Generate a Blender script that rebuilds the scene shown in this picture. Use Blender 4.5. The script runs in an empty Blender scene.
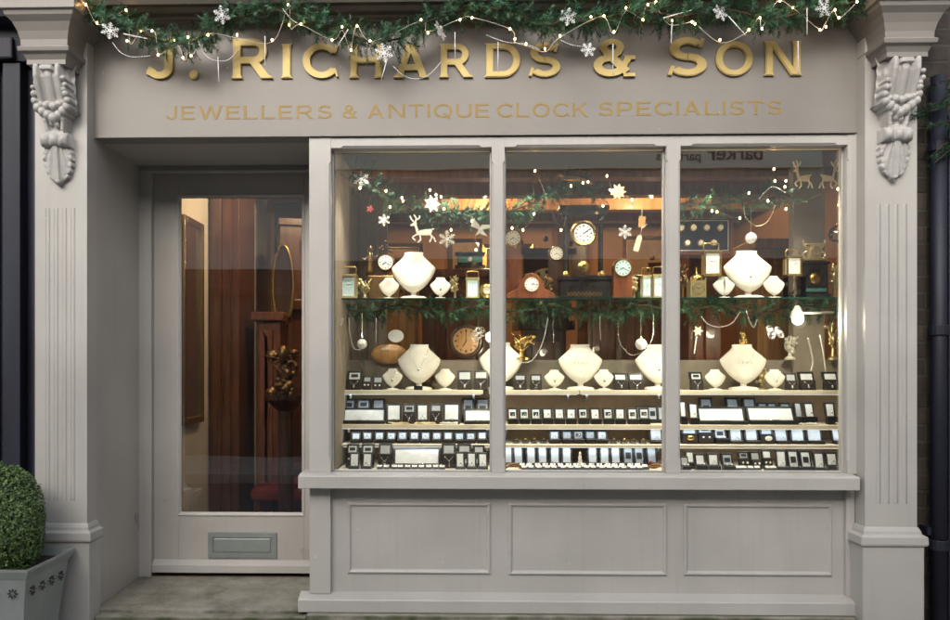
import bpy, bmesh, math, random
from mathutils import Vector, Matrix
from mathutils.geometry import delaunay_2d_cdt
PI = math.pi
R = random.Random(7)
SC = bpy.context.scene
COL = SC.collection

# ------------------------------------------------------------------ camera
D, H = 3.8, 1.45
F = 760.0
YAW = math.radians(1.26)
PX, PY = 475 - 31.7, 366.0
cd = bpy.data.cameras.new('camera')
cam = bpy.data.objects.new('camera', cd); COL.objects.link(cam)
cam.location = (0, -D, H); cam.rotation_euler = (PI/2, 0, YAW)
cd.sensor_width = 36; cd.lens = F/950*36
cd.shift_x = 31.7/950; cd.shift_y = 56/950
cd.clip_start = 0.05; cd.clip_end = 500
SC.camera = cam

def at(u, v, Y):
    a, b = (u-PX)/F, (PY-v)/F
    c, s = math.cos(YAW), math.sin(YAW)
    dx, dy = -s + a*c, c + a*s
    t = (Y+D)/dy
    return Vector((dx*t, Y, H+b*t))
def X(u, Y=0.0): return at(u, PY, Y).x
def Z(v, Y=0.0, u=460): return at(u, v, Y).z
def S(Y): return F/(D+Y)          # pixels per metre at depth Y

# ------------------------------------------------------------------ world, sun, exposure
w = bpy.data.worlds.new('World'); SC.world = w; w.use_nodes = True
nt = w.node_tree
sky = nt.nodes.new('ShaderNodeTexSky'); sky.sky_type = 'NISHITA'; sky.sun_disc = False
sky.sun_elevation = math.radians(30); sky.sun_rotation = math.radians(194)
sky.air_density = 1.0; sky.dust_density = 4.0; sky.ozone_density = 1.0
bg = nt.nodes['Background']; bg.inputs['Strength'].default_value = 0.15
hs = nt.nodes.new('ShaderNodeHueSaturation'); hs.inputs['Saturation'].default_value = .5     # overcast: greyer sky
nt.links.new(sky.outputs[0], hs.inputs['Color']); nt.links.new(hs.outputs[0], bg.inputs['Color'])
sd = bpy.data.lights.new('sun', 'SUN'); sd.energy = 0.6; sd.angle = math.radians(60); sd.color = (1, .96, .9)
sun = bpy.data.objects.new('sun', sd); COL.objects.link(sun)
sun.rotation_euler = (math.radians(60), 0, math.radians(-14)); sun.location = (0, -10, 12)
SC.view_settings.view_transform = 'Standard'; SC.view_settings.look = 'None'
SC.view_settings.gamma = 1; SC.view_settings.use_curve_mapping = False
SC.view_settings.exposure = 0.88
SC.cycles.max_bounces = 8; SC.cycles.transparent_max_bounces = 16
SC.cycles.sample_clamp_indirect = 4

# ------------------------------------------------------------------ materials
def mat(name, col, rough=.5, metal=0, var=0, scale=8, bump=0, bscale=60, emit=None, es=0, col2=None, stretch=None, spec=.5, coat=0):
    m = bpy.data.materials.new(name); m.use_nodes = True
    n, l = m.node_tree.nodes, m.node_tree.links
    p = n['Principled BSDF']
    p.inputs['Base Color'].default_value = (*col, 1); p.inputs['Roughness'].default_value = rough
    p.inputs['Metallic'].default_value = metal
    p.inputs['Specular IOR Level'].default_value = spec
    if coat: p.inputs['Coat Weight'].default_value = coat
    tc = n.new('ShaderNodeTexCoord'); mp = n.new('ShaderNodeMapping'); l.new(tc.outputs['Object'], mp.inputs[0])
    if stretch: mp.inputs['Scale'].default_value = stretch
    if var or col2:
        t = n.new('ShaderNodeTexNoise'); t.inputs['Scale'].default_value = scale; t.inputs['Detail'].default_value = 8
        t.inputs['Roughness'].default_value = .62
        l.new(mp.outputs[0], t.inputs['Vector'])
        r = n.new('ShaderNodeValToRGB'); l.new(t.outputs['Fac'], r.inputs[0])
        r.color_ramp.elements[0].position = .32; r.color_ramp.elements[1].position = .68
        c1 = tuple(max(0, c*(1-var)) for c in col); c2 = col2 or tuple(min(1, c*(1+var)) for c in col)
        r.color_ramp.elements[0].color = (*c1, 1); r.color_ramp.elements[1].color = (*c2, 1)
        l.new(r.outputs[0], p.inputs['Base Color'])
    if bump:
        t2 = n.new('ShaderNodeTexNoise'); t2.inputs['Scale'].default_value = bscale; t2.inputs['Detail'].default_value = 5
        l.new(mp.outputs[0], t2.inputs['Vector'])
        b = n.new('ShaderNodeBump'); b.inputs['Strength'].default_value = bump; b.inputs['Distance'].default_value = .004
        l.new(t2.outputs['Fac'], b.inputs['Height']); l.new(b.outputs[0], p.inputs['Normal'])
    if emit:
        p.inputs['Emission Color'].default_value = (*emit, 1); p.inputs['Emission Strength'].default_value = es
    return m

def paint_mat(name, col, rough=.42, grime=(.2, .17, .14)):
    """oil paint on timber: broad tone drift, vertical rain streaks, brush marks, rare chips"""
    m = mat(name, col, rough)
    n, l = m.node_tree.nodes, m.node_tree.links
    p = n['Principled BSDF']
    g = n.new('ShaderNodeNewGeometry')
    t = n.new('ShaderNodeTexNoise'); t.inputs['Scale'].default_value = 2.3; t.inputs['Detail'].default_value = 9
    l.new(g.outputs['Position'], t.inputs['Vector'])
    r = n.new('ShaderNodeValToRGB'); l.new(t.outputs['Fac'], r.inputs[0])
    r.color_ramp.elements[0].position = .3; r.color_ramp.elements[1].position = .7
    r.color_ramp.elements[0].color = (*[c*.88 for c in col], 1); r.color_ramp.elements[1].color = (*[c*1.06 for c in col], 1)
    mp = n.new('ShaderNodeMapping'); mp.inputs['Scale'].default_value = (34, 34, 1.3); l.new(g.outputs['Position'], mp.inputs[0])
    t2 = n.new('ShaderNodeTexNoise'); t2.inputs['Scale'].default_value = 1; t2.inputs['Detail'].default_value = 6
    l.new(mp.outputs[0], t2.inputs['Vector'])
    r2 = n.new('ShaderNodeValToRGB'); l.new(t2.outputs['Fac'], r2.inputs[0])
    r2.color_ramp.elements[0].position = .55; r2.color_ramp.elements[1].position = .8
    r2.color_ramp.elements[0].color = (0, 0, 0, 1); r2.color_ramp.elements[1].color = (.13, .13, .13, 1)
    mx = n.new('ShaderNodeMix'); mx.data_type = 'RGBA'
    l.new(r2.outputs[0], mx.inputs[0]); l.new(r.outputs[0], mx.inputs[6]); mx.inputs[7].default_value = (*grime, 1)
    # chips
    t3 = n.new('ShaderNodeTexNoise'); t3.inputs['Scale'].default_value = 42; t3.inputs['Detail'].default_value = 3
    l.new(g.outputs['Position'], t3.inputs['Vector'])
    r3 = n.new('ShaderNodeValToRGB'); l.new(t3.outputs['Fac'], r3.inputs[0])
    r3.color_ramp.elements[0].position = .762; r3.color_ramp.elements[1].position = .772
    r3.color_ramp.elements[0].color = (0, 0, 0, 1); r3.color_ramp.elements[1].color = (1, 1, 1, 1)
    mx2 = n.new('ShaderNodeMix'); mx2.data_type = 'RGBA'
    l.new(r3.outputs[0], mx2.inputs[0]); l.new(mx.outputs[2], mx2.inputs[6]); mx2.inputs[7].default_value = (.62, .6, .56, 1)
    l.new(mx2.outputs[2], p.inputs['Base Color'])
    t4 = n.new('ShaderNodeTexNoise'); t4.inputs['Scale'].default_value = 3; t4.inputs['Detail'].default_value = 8
    mp4 = n.new('ShaderNodeMapping'); mp4.inputs['Scale'].default_value = (30, 30, 5); l.new(g.outputs['Position'], mp4.inputs[0]); l.new(mp4.outputs[0], t4.inputs['Vector'])
    b = n.new('ShaderNodeBump'); b.inputs['Strength'].default_value = .12; b.inputs['Distance'].default_value = .002
    l.new(t4.outputs['Fac'], b.inputs['Height']); l.new(b.outputs[0], p.inputs['Normal'])
    mr = n.new('ShaderNodeMapRange'); l.new(t.outputs['Fac'], mr.inputs[0]); mr.inputs[3].default_value = rough-.1; mr.inputs[4].default_value = rough+.12
    l.new(mr.outputs[0], p.inputs['Roughness'])
    return m

def wood(name, c1, c2, rough=.3, sc=(14, 14, 1.2)):
    return mat(name, c1, rough, 0, 0.25, 2.2, .1, 5, col2=c2, stretch=sc, coat=.3)

def glass_mat(name, refl=.08, tint=(.97, .99, .98)):
    m = bpy.data.materials.new(name); m.use_nodes = True
    n, l = m.node_tree.nodes, m.node_tree.links; n.clear()
    o = n.new('ShaderNodeOutputMaterial'); mx = n.new('ShaderNodeMixShader')
    tr = n.new('ShaderNodeBsdfTransparent'); tr.inputs[0].default_value = (*tint, 1)
    gl = n.new('ShaderNodeBsdfGlossy'); gl.inputs['Roughness'].default_value = .0; gl.inputs[0].default_value = (1, 1, 1, 1)
    fr = n.new('ShaderNodeFresnel'); fr.inputs[0].default_value = 1.5
    ad = n.new('ShaderNodeMath'); ad.operation = 'MULTIPLY_ADD'; ad.inputs[1].default_value = 1.0; ad.inputs[2].default_value = refl-.04
    l.new(fr.outputs[0], ad.inputs[0]); l.new(ad.outputs[0], mx.inputs[0])
    tn = n.new('ShaderNodeTexNoise'); tn.inputs['Scale'].default_value = 1.7; tn.inputs['Detail'].default_value = 1
    gg = n.new('ShaderNodeNewGeometry'); l.new(gg.outputs['Position'], tn.inputs['Vector'])
    bp = n.new('ShaderNodeBump'); bp.inputs['Strength'].default_value = .05; bp.inputs['Distance'].default_value = .02
    l.new(tn.outputs['Fac'], bp.inputs['Height']); l.new(bp.outputs[0], gl.inputs['Normal'])
    l.new(tr.outputs[0], mx.inputs[1]); l.new(gl.outputs[0], mx.inputs[2]); l.new(mx.outputs[0], o.inputs[0])
    return m

def brick_mat(name, c1, c2, mortar, sc=4.4):
    m = bpy.data.materials.new(name); m.use_nodes = True
    n, l = m.node_tree.nodes, m.node_tree.links; p = n['Principled BSDF']; p.inputs['Roughness'].default_value = .85
    g = n.new('ShaderNodeNewGeometry'); sp = n.new('ShaderNodeSeparateXYZ'); l.new(g.outputs['Position'], sp.inputs[0])
    cb = n.new('ShaderNodeCombineXYZ'); ad = n.new('ShaderNodeMath'); l.new(sp.outputs[0], ad.inputs[0]); l.new(sp.outputs[1], ad.inputs[1])
    l.new(ad.outputs[0], cb.inputs[0]); l.new(sp.outputs[2], cb.inputs[1])
    b = n.new('ShaderNodeTexBrick'); l.new(cb.outputs[0], b.inputs['Vector']); b.inputs['Scale'].default_value = sc
    b.inputs['Color1'].default_value = (*c1, 1); b.inputs['Color2'].default_value = (*c2, 1); b.inputs['Mortar'].default_value = (*mortar, 1)
    b.inputs['Brick Width'].default_value = .95; b.inputs['Row Height'].default_value = .33; b.inputs['Mortar Size'].default_value = .03; b.inputs['Mortar Smooth'].default_value = .3
    t = n.new('ShaderNodeTexNoise'); t.inputs['Scale'].default_value = 9; t.inputs['Detail'].default_value = 9; l.new(g.outputs['Position'], t.inputs['Vector'])
    mx = n.new('ShaderNodeMix'); mx.data_type = 'RGBA'; mx.blend_type = 'OVERLAY'; mx.inputs[0].default_value = .8
    l.new(b.outputs['Color'], mx.inputs[6]); l.new(t.outputs['Fac'], mx.inputs[7]); l.new(mx.outputs[2], p.inputs['Base Color'])
    bp = n.new('ShaderNodeBump'); bp.inputs['Distance'].default_value = .02; bp.inputs['Strength'].default_value = .7
    am = n.new('ShaderNodeMath'); am.operation = 'MULTIPLY_ADD'; am.inputs[1].default_value = -1.0
    l.new(b.outputs['Fac'], am.inputs[0]); l.new(t.outputs['Fac'], am.inputs[2]); l.new(am.outputs[0], bp.inputs['Height'])
    l.new(bp.outputs[0], p.inputs['Normal'])
    return m

M = {}
M['paint'] = paint_mat('taupe_paint', (.225, .208, .188))  # facade taupe darkened: shade under the cornice put into the colour
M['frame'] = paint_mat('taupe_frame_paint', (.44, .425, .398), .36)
M['carved'] = mat('carved_paint', (.40, .388, .37), .5, 0, .12, 14, .5, 120)
M['doorpaint'] = paint_mat('door_paint', (.41, .388, .355), .30)
M['gold'] = mat('gold_leaf', (.48, .37, .14), .48, .3, .1, 14, .15, 60)
M['goldpaint'] = mat('gold_paint', (.27, .18, .042), .55, .05, .12, 20)
M['navy'] = mat('navy_paint', (.008, .010, .022), .6, 0, .5, 6, .4, 40, stretch=(1, 1, .15))
M['black'] = mat('black_box', (.010, .009, .009), .38, 0, .3, 20)
M['darkpad'] = mat('dark_pad', (.02, .012, .012), .8)
M['satin'] = mat('white_satin', (.74, .77, .80), .38, 0, .08, 26, .3, 30)
M['satin2'] = mat('grey_satin', (.42, .45, .49), .4, 0, .12, 26, .3, 30)
M['cream'] = mat('cream_bust', (.81, .77, .69), .75, 0, .05, 30, .25, 500)
M['shelf'] = mat('cream_shelf', (.76, .68, .53), .45, 0, .06, 8)
M['tan'] = mat('tan_board', (.36, .235, .12), .7, 0, .15, 12, .2, 90)
M['greyboard'] = mat('grey_board', (.24, .205, .165), .7, 0, .12, 9, .2, 40)
M['brass'] = mat('brass', (.66, .47, .17), .25, 1, .12, 20)
M['palebrass'] = mat('pale_brass', (.78, .66, .38), .28, .9, .1, 20)
M['bronze'] = mat('bronze', (.2, .12, .05), .35, .8, .3, 14, .3, 60)
M['silver'] = mat('silver', (.8, .8, .8), .2, 1)
M['dial'] = mat('enamel_dial', (.86, .87, .84), .3)
M['bluedial'] = mat('blue_dial', (.62, .80, .84), .3)
M['creamdial'] = mat('cream_dial', (.78, .73, .6), .4)
M['ink'] = mat('ink', (.015, .014, .016), .5)
M['bluehand'] = mat('blued_steel', (.02, .04, .12), .3, .5)
M['marble'] = mat('black_marble', (.018, .016, .016), .15, 0, .5, 9)
M['walnut'] = wood('walnut', (.085, .03, .012), (.19, .07, .025))
M['mahog'] = wood('mahogany', (.11, .032, .014), (.22, .072, .028))
M['oak'] = wood('oak', (.33, .16, .055), (.5, .27, .1))
M['darkwood'] = wood('dark_wood', (.03, .014, .008), (.075, .032, .015))
M['roomwall'] = mat('room_wall', (.34, .17, .07), .7, 0, .12, 3)
M['creamwall'] = mat('cream_wall', (.74, .69, .57), .7, 0, .06, 4)
M['ceiling'] = mat('room_ceiling', (.38, .24, .12), .8, 0, .1, 3)
M['carpet'] = mat('carpet', (.06, .02, .015), .95, 0, .3, 30, .5, 300)
M['red'] = mat('red_velvet', (.16, .015, .012), .8, 0, .25, 12, .3, 200)
M['glass'] = glass_mat('window_glass', .15)
M['shelfglass'] = glass_mat('shelf_glass', .08, (.93, .975, .955))
M['glassedge'] = mat('glass_edge', (.01, .035, .028), .1)
M['fir'] = mat('fir_needles', (.042, .125, .058), .55, 0, .45, 9)
M['firdark'] = mat('fir_needles_dark', (.018, .06, .03), .6, 0, .4, 9)
M['twig'] = mat('twig', (.07, .045, .025), .8)
M['box'] = mat('boxwood_leaf', (.045, .10, .032), .45, 0, .5, 26, col2=(.17, .28, .085))
M['galv'] = mat('galvanised_zinc', (.36, .395, .385), .42, .55, .12, 6, .1, 30, stretch=(1, 1, .4))
M['soil'] = mat('soil', (.03, .02, .014), .9, 0, .3, 30, .8, 60)
M['bulb'] = mat('fairy_bulb', (1, .8, .5), .3, emit=(1, .56, .22), es=26)
M['lampglow'] = mat('lamp_glow', (1, .9, .7), .3, emit=(1, .86, .6), es=14)
M['shadeglow'] = mat('shade_glow', (1, .8, .5), .5, emit=(1, .6, .28), es=.5)
M['led'] = mat('led_strip', (1, 1, 1), .5, emit=(.92, .96, 1), es=.5)  # glow of the strips added under the shelves
M['wire'] = mat('white_wire', (.6, .6, .55), .5)
M['bead'] = mat('crystal_bead', (.8, .8, .8), .12, .35, spec=1)
M['glitter'] = mat('glitter_white', (.75, .77, .76), .3, .4, .2, 200, .9, 400)
M['whiteorn'] = mat('white_ornament', (.50, .48, .41), .5, 0, .1, 60)
M['tag'] = mat('cream_tag', (.76, .66, .47), .6)
M['teal'] = mat('teal_panel', (.05, .14, .12), .4)
M['watch'] = mat('navy_velvet', (.012, .013, .03), .9)
M['plate'] = mat('letter_plate', (.31, .345, .325), .35, .45, .1, 9)
M['brickdark'] = brick_mat('old_brick', (.05, .038, .03), (.026, .021, .017), (.05, .045, .038), 4.0)
M['render'] = mat('pale_render', (.5, .48, .43), .8, 0, .08, 2)
M['signpale'] = mat('pale_sign', (.82, .77, .63), .5)
M['signtext'] = mat('sign_text', (.06, .06, .07), .5)
M['oppglass'] = mat('dark_glass', (.015, .02, .025), .08)
M['oppdark'] = mat('dark_shopfront', (.035, .03, .028), .4, 0, .2, 4)
M['asphalt'] = mat('asphalt', (.05, .05, .052), .9, 0, .3, 25, .6, 90)
M['paving'] = mat('paving', (.3, .285, .26), .85, 0, .2, 3, .4, 60)
def stone_mat():
    m = mat('worn_stone', (.17, .155, .12), .85)
    n, l = m.node_tree.nodes, m.node_tree.links; p = n['Principled BSDF']
    g = n.new('ShaderNodeNewGeometry')
    t = n.new('ShaderNodeTexNoise'); t.inputs['Scale'].default_value = 4; t.inputs['Detail'].default_value = 14; t.inputs['Roughness'].default_value = .78; l.new(g.outputs['Position'], t.inputs['Vector'])
    r = n.new('ShaderNodeValToRGB'); l.new(t.outputs['Fac'], r.inputs[0])
    e = r.color_ramp.elements; e[0].position = .3; e[0].color = (.11, .10, .075, 1); e[1].position = .66; e[1].color = (.33, .31, .26, 1)
    t2 = n.new('ShaderNodeTexNoise'); t2.inputs['Scale'].default_value = 7; t2.inputs['Detail'].default_value = 10; l.new(g.outputs['Position'], t2.inputs['Vector'])
    sp = n.new('ShaderNodeSeparateXYZ'); l.new(g.outputs['Normal'], sp.inputs[0])
    ab = n.new('ShaderNodeMath'); ab.operation = 'MULTIPLY_ADD'; ab.inputs[1].default_value = -.28; l.new(sp.outputs[2], ab.inputs[0]); l.new(t2.outputs['Fac'], ab.inputs[2])
    r2 = n.new('ShaderNodeValToRGB'); l.new(ab.outputs[0], r2.inputs[0]); r2.color_ramp.elements[0].position = .33; r2.color_ramp.elements[1].position = .6
    mx = n.new('ShaderNodeMix'); mx.data_type = 'RGBA'; l.new(r2.outputs[0], mx.inputs[0]); l.new(r.outputs[0], mx.inputs[6]); mx.inputs[7].default_value = (.045, .06, .018, 1)
    l.new(mx.outputs[2], p.inputs['Base Color'])
    b = n.new('ShaderNodeBump'); b.inputs['Distance'].default_value = .012; b.inputs['Strength'].default_value = .7; l.new(t.outputs['Fac'], b.inputs['Height']); l.new(b.outputs[0], p.inputs['Normal'])
    return m
M['stone'] = stone_mat()

# ------------------------------------------------------------------ mesh helpers
def NB(): return bmesh.new()
def box(bm, x0, x1, y0, y1, z0, z1):
    v = [bm.verts.new(p) for p in ((x0,y0,z0),(x1,y0,z0),(x1,y1,z0),(x0,y1,z0),(x0,y0,z1),(x1,y0,z1),(x1,y1,z1),(x0,y1,z1))]
    for f in ((3,2,1,0),(4,5,6,7),(0,1,5,4),(1,2,6,5),(2,3,7,6),(3,0,4,7)): bm.faces.new([v[i] for i in f])
    return bm
def B(*a): return box(NB(), *a)
def frame_axes(d):
    d = d.normalized(); a = Vector((0, 0, 1)) if abs(d.z) < .9 else Vector((1, 0, 0))
    x = d.cross(a).normalized(); return x, d.cross(x).normalized()
def tube(bm, pts, r, seg=6, closed=False):
    pts = [Vector(p) for p in pts]; n = len(pts); rings = []
    for i, p in enumerate(pts):
        a = pts[i-1] if (i > 0 or closed) else p; b = pts[(i+1) % n] if (i < n-1 or closed) else p
        d = b-a
        if d.length < 1e-9: d = Vector((0, 0, 1))
        x, y = frame_axes(d); rr = r[i] if isinstance(r, (list, tuple)) else r
        rings.append([bm.verts.new(p+(x*math.cos(t)+y*math.sin(t))*rr) for t in [2*PI*k/seg for k in range(seg)]])
    for i in range(n if closed else n-1):
        A, C = rings[i], rings[(i+1) % n]
        for k in range(seg): bm.faces.new((A[k], A[(k+1) % seg], C[(k+1) % seg], C[k]))
    if not closed:
        bm.faces.new(list(reversed(rings[0]))); bm.faces.new(rings[-1])
    return bm
def lathe(bm, prof, seg=20, c=(0, 0, 0), axis='z', sx=1, sy=1):
    c = Vector(c); rings = []
    for r, h in prof:
        ring = []
        for k in range(seg):
            t = 2*PI*k/seg; a, b = r*math.cos(t)*sx, r*math.sin(t)*sy
            ring.append(bm.verts.new(c + (Vector((a, b, h)) if axis == 'z' else Vector((a, -h, b)))))   # axis 'y': h runs towards the street
        rings.append(ring)
    for A, C in zip(rings, rings[1:]):
        for k in range(seg): bm.faces.new((A[k], A[(k+1) % seg], C[(k+1) % seg], C[k]))
    bm.faces.new(rings[0]); bm.faces.new(rings[-1])
    return bm
def ball(bm, c, r, seg=8, s=(1, 1, 1)):
    m = Matrix.Translation(c) @ Matrix.Diagonal((*s, 1))
    bmesh.ops.create_uvsphere(bm, u_segments=seg, v_segments=max(4, seg*2//3), radius=r, matrix=m); return bm
def loft(bm, rings, cap=True):
    rs = [[bm.verts.new(p) for p in ring] for ring in rings]
    for A, C in zip(rs, rs[1:]):
        n = len(A)
        for k in range(n): bm.faces.new((A[k], A[(k+1) % n], C[(k+1) % n], C[k]))
    if cap: bm.faces.new(rs[0]); bm.faces.new(rs[-1])
    return bm
def prism(bm, poly, a0, a1, axis='x'):
    def P(a, b, h): return {'x': (h, a, b), 'y': (a, h, b), 'z': (a, b, h)}[axis]
    return loft(bm, [[P(a, b, a0) for a, b in poly], [P(a, b, a1) for a, b in poly]])
def xform(bm, m): bmesh.ops.transform(bm, matrix=m, verts=bm.verts); return bm

def mk(name, bm, m, parent=None, smooth=False, bevel=0, loc=None, seg=2):
    bmesh.ops.recalc_face_normals(bm, faces=bm.faces)
    me = bpy.data.meshes.new(name); bm.to_mesh(me); bm.free()
    if smooth:
        for p in me.polygons: p.use_smooth = True
    me.materials.append(m if not isinstance(m, str) else M[m])
    o = bpy.data.objects.new(name, me); COL.objects.link(o)
    if parent is not None: o.parent = parent
    if loc is not None: o.location = loc
    if bevel:
        b = o.modifiers.new('edge', 'BEVEL'); b.width = bevel; b.segments = seg; b.limit_method = 'ANGLE'; b.angle_limit = .6
    return o
def tag(o, label, cat, group=None, kind=None):
    if label: o['label'] = label
    if cat: o['category'] = cat
    if group: o['group'] = group
    if kind: o['kind'] = kind
    return o
def thing(name, label, cat, loc=(0, 0, 0), rz=0, group=None):
    o = bpy.data.objects.new(name, None); COL.objects.link(o); o.empty_display_size = .05
    o.location = loc; o.rotation_euler = (0, 0, rz); return tag(o, label, cat, group)
def solo(name, bm, m, label, cat, loc=(0, 0, 0), group=None, **k):
    return tag(mk(name, bm, m, None, loc=loc, **k), label, cat, group)

# 2-D union of overlapping polygons -> solid plate facing the street, local x right, z up
def plate(polys, depth, bevel=0, shrink=0):
    vs, fs = [], []
    for p in polys:
        p = [Vector(q) for q in p]
        if sum(p[i-1].x*p[i].y-p[i].x*p[i-1].y for i in range(len(p))) < 0: p.reverse()
        k = len(vs); vs += p; fs.append(list(range(k, k+len(p))))
    v2, e2, f2, ov, oe, of = delaunay_2d_cdt(vs, [], fs, 1, 1e-5)
    bm = NB(); V = [bm.verts.new((p.x, 0, p.y)) for p in v2]
    for f, o in zip(f2, of):
        if o:
            try: bm.faces.new([V[i] for i in f])
            except ValueError: pass
    bmesh.ops.delete(bm, geom=[v for v in bm.verts if not v.link_faces], context='VERTS')
    for f in bm.faces:
        if f.normal.dot(Vector((0, -1, 0))) < 0: f.normal_flip()
    bm.normal_update()
    if bevel: bmesh.ops.remove_doubles(bm, verts=bm.verts, dist=bevel*.15)
    bmesh.ops.dissolve_limit(bm, angle_limit=.005, verts=bm.verts, edges=bm.edges)
    bm.normal_update()
    ff = list(bm.faces)
    r = bmesh.ops.extrude_face_region(bm, geom=ff)
    top = [g for g in r['geom'] if isinstance(g, bmesh.types.BMVert)]
    bmesh.ops.translate(bm, verts=top, vec=(0, -depth, 0))
    topf = set(g for g in r['geom'] if isinstance(g, bmesh.types.BMFace))
    if bevel:
        ed = [e for e in bm.edges if len(e.link_faces) == 2 and (e.link_faces[0] in topf) != (e.link_faces[1] in topf)]
        try: bmesh.ops.bevel(bm, geom=ed, offset=bevel, segments=2, affect='EDGES', clamp_overlap=True)
        except Exception: pass
    bmesh.ops.dissolve_limit(bm, angle_limit=.02, verts=bm.verts, edges=bm.edges)
    return bm

# ------------------------------------------------------------------ Copperplate-like capitals
def sg(p, q, w):
    p, q = Vector(p), Vector(q); d = (q-p).normalized(); n = Vector((-d.y, d.x))*w/2
    return [p-n, q-n, q+n, p+n]
def arc(cx, cy, rx, ry, a0, a1, w, n=22, w2=None):
    out = []; w2 = w2 or w
    if rx*2 <= w*1.02 and abs(a1-a0) == 360: return [[Vector((cx+(rx+w/2)*math.cos(2*PI*i/n), cy+(ry+w2/2)*math.sin(2*PI*i/n))) for i in range(n)]]
    for i in range(n):
        t0, t1 = [math.radians(a0+(a1-a0)*k/n) for k in (i, i+1)]
        def pt(t, s):
            ww = math.hypot(w*math.cos(t), w2*math.sin(t))
            return Vector((cx+(rx+s*ww/2)*math.cos(t), cy+(ry+s*ww/2)*math.sin(t)))
        out.append([pt(t0, -1), pt(t0, 1), pt(t1, 1), pt(t1, -1)])
    return out
def glyph(c, w):
    h = w*.86; s = w*.22; th = w*.3         # h: thickness of horizontals, s: serif reach, th: serif height
    def vs(x, top=1, bot=1):                # vertical stem, left edge at x
        P = [[Vector((x, 0)), Vector((x+w, 0)), Vector((x+w, 1)), Vector((x, 1))]]
        if bot: P.append([Vector((x-s, 0)), Vector((x+w+s, 0)), Vector((x+w, th*1.4)), Vector((x, th*1.4))])
        if top: P.append([Vector((x-s, 1)), Vector((x, 1-th*1.4)), Vector((x+w, 1-th*1.4)), Vector((x+w+s, 1))])
        return P
    def bar(x0, x1, y): return [[Vector((x0, y-h/2)), Vector((x1, y-h/2)), Vector((x1, y+h/2)), Vector((x0, y+h/2))]]
    def dia(x0, y0, x1, y1, ww=w):          # diagonal with level ends
        k = ww*math.hypot(x1-x0, y1-y0)/abs(y1-y0)/2
        return [[Vector((x0-k, y0)), Vector((x0+k, y0)), Vector((x1+k, y1)), Vector((x1-k, y1))]]
    def ser(x, y, r, up=1): return [[Vector((x-r, y)), Vector((x+r, y)), Vector((x+r*.7, y+th*up)), Vector((x-r*.7, y+th*up))]]
    if c == 'I': return vs(0), w
    if c == '.': return arc(w*.6, w*.6, w*.3, w*.3, 0, 360, w*.6, 16), w*1.2
    if c == 'H': return vs(0)+vs(.98-w)+bar(w*.5, .98-w*.5, .52), .98
    if c == 'L': return vs(0)+bar(w*.5, .76, h/2)+[[Vector((.76-w*.35, 0)), Vector((.78, 0)), Vector((.78, h+.1)), Vector((.76-w*.2, h))]], .78
    if c == 'E': return vs(0)+bar(w*.5, .76, h/2)+bar(w*.5, .7, .52)+bar(w*.5, .75, 1-h/2)+[[Vector((.7, 0)), Vector((.79, 0)), Vector((.79, h+.09)), Vector((.76, h))], [Vector((.7, 1)), Vector((.76, 1-h)), Vector((.78, 1-h-.08)), Vector((.78, 1))]], .79
    if c == 'T': return vs(.43-w/2, 0)+bar(.02, .84, 1-h/2)+[[Vector((.0, 1)), Vector((.0, 1-h-.08)), Vector((.05, 1-h)), Vector((.1, 1))], [Vector((.86, 1)), Vector((.76, 1)), Vector((.81, 1-h)), Vector((.86, 1-h-.08))]], .86
    if c == 'A': return dia(.5, 1, .13, 0)+dia(.5, 1, .9, 0)+bar(.24, .78, .3)+ser(.13, 0, w*.75)+ser(.9, 0, w*.75), 1.03
    if c == 'N': return vs(0, 1, 1)+vs(.98-w, 1, 1)+dia(w*.75, 1, .98-w*.75, 0, w*.9), .98
    if c == 'D': return vs(0)+bar(w*.5, .5, h/2)+bar(w*.5, .5, 1-h/2)+arc(.5, .5, .5-w/2, .5-h/2, -90, 90, w, 24, h), 1.0
    if c == 'O': return arc(.54, .5, .54-w/2, .5-h/2+.01, 0, 360, w, 44, h), 1.08
    if c == 'Q': return arc(.54, .5, .54-w/2, .5-h/2+.01, 0, 360, w, 44, h)+[sg((.58, .3), (.95, -.08), w*.9)], 1.08
    if c == 'C': return arc(.54, .5, .54-w/2, .5-h/2+.01, 38, 322, w, 36, h)+[sg((.54+.36, .72), (.54+.44, .97), w*.42), sg((.9, .28), (.985, .03), w*.3)], 1.0
    if c == 'P': return vs(0)+bar(w*.5, .52, 1-h/2)+bar(w*.5, .52, .42)+arc(.52, .71-h/4, .34-w/2, .29-h/4, -90, 90, w, 20, h), .88
    if c == 'R': return vs(0)+bar(w*.5, .54, 1-h/2)+bar(w*.5, .54, .46)+arc(.54, .73-h/4, .34-w/2, .27-h/4, -90, 90, w, 20, h)+dia(.5, .46, .85, 0, w)+ser(.88, 0, w*.7), .98
    if c == 'J': return [[Vector((.62-w, .3)), Vector((.62, .3)), Vector((.62, 1)), Vector((.62-w, 1))], [Vector((.62-w-s, 1)), Vector((.62-w, 1-th)), Vector((.62, 1-th)), Vector((.62+s, 1))]]+arc(.62-w/2-.22, .3, .22, .3-h/2, -165, 0, w, 20, h)+[sg((.03, .1), (.1, .3), w*.55)], .66
    if c == 'U': return [[Vector((0, .36)), Vector((w, .36)), Vector((w, 1)), Vector((0, 1))], [Vector((.9-w, .36)), Vector((.9, .36)), Vector((.9, 1)), Vector((.9-w, 1))]]+arc(.45, .36, .45-w/2, .36-h/2, 180, 360, w, 22, h)+ser(w/2, 1, w*.72, -1)+ser(.9-w/2, 1, w*.72, -1), .9
    if c == 'K': return vs(0)+dia(.78, 1, w*.9, .42, w*.85)+dia(.38, .62, .83, 0, w)+ser(.85, 0, w*.75)+ser(.8, 1, w*.7, -1), .95
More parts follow.
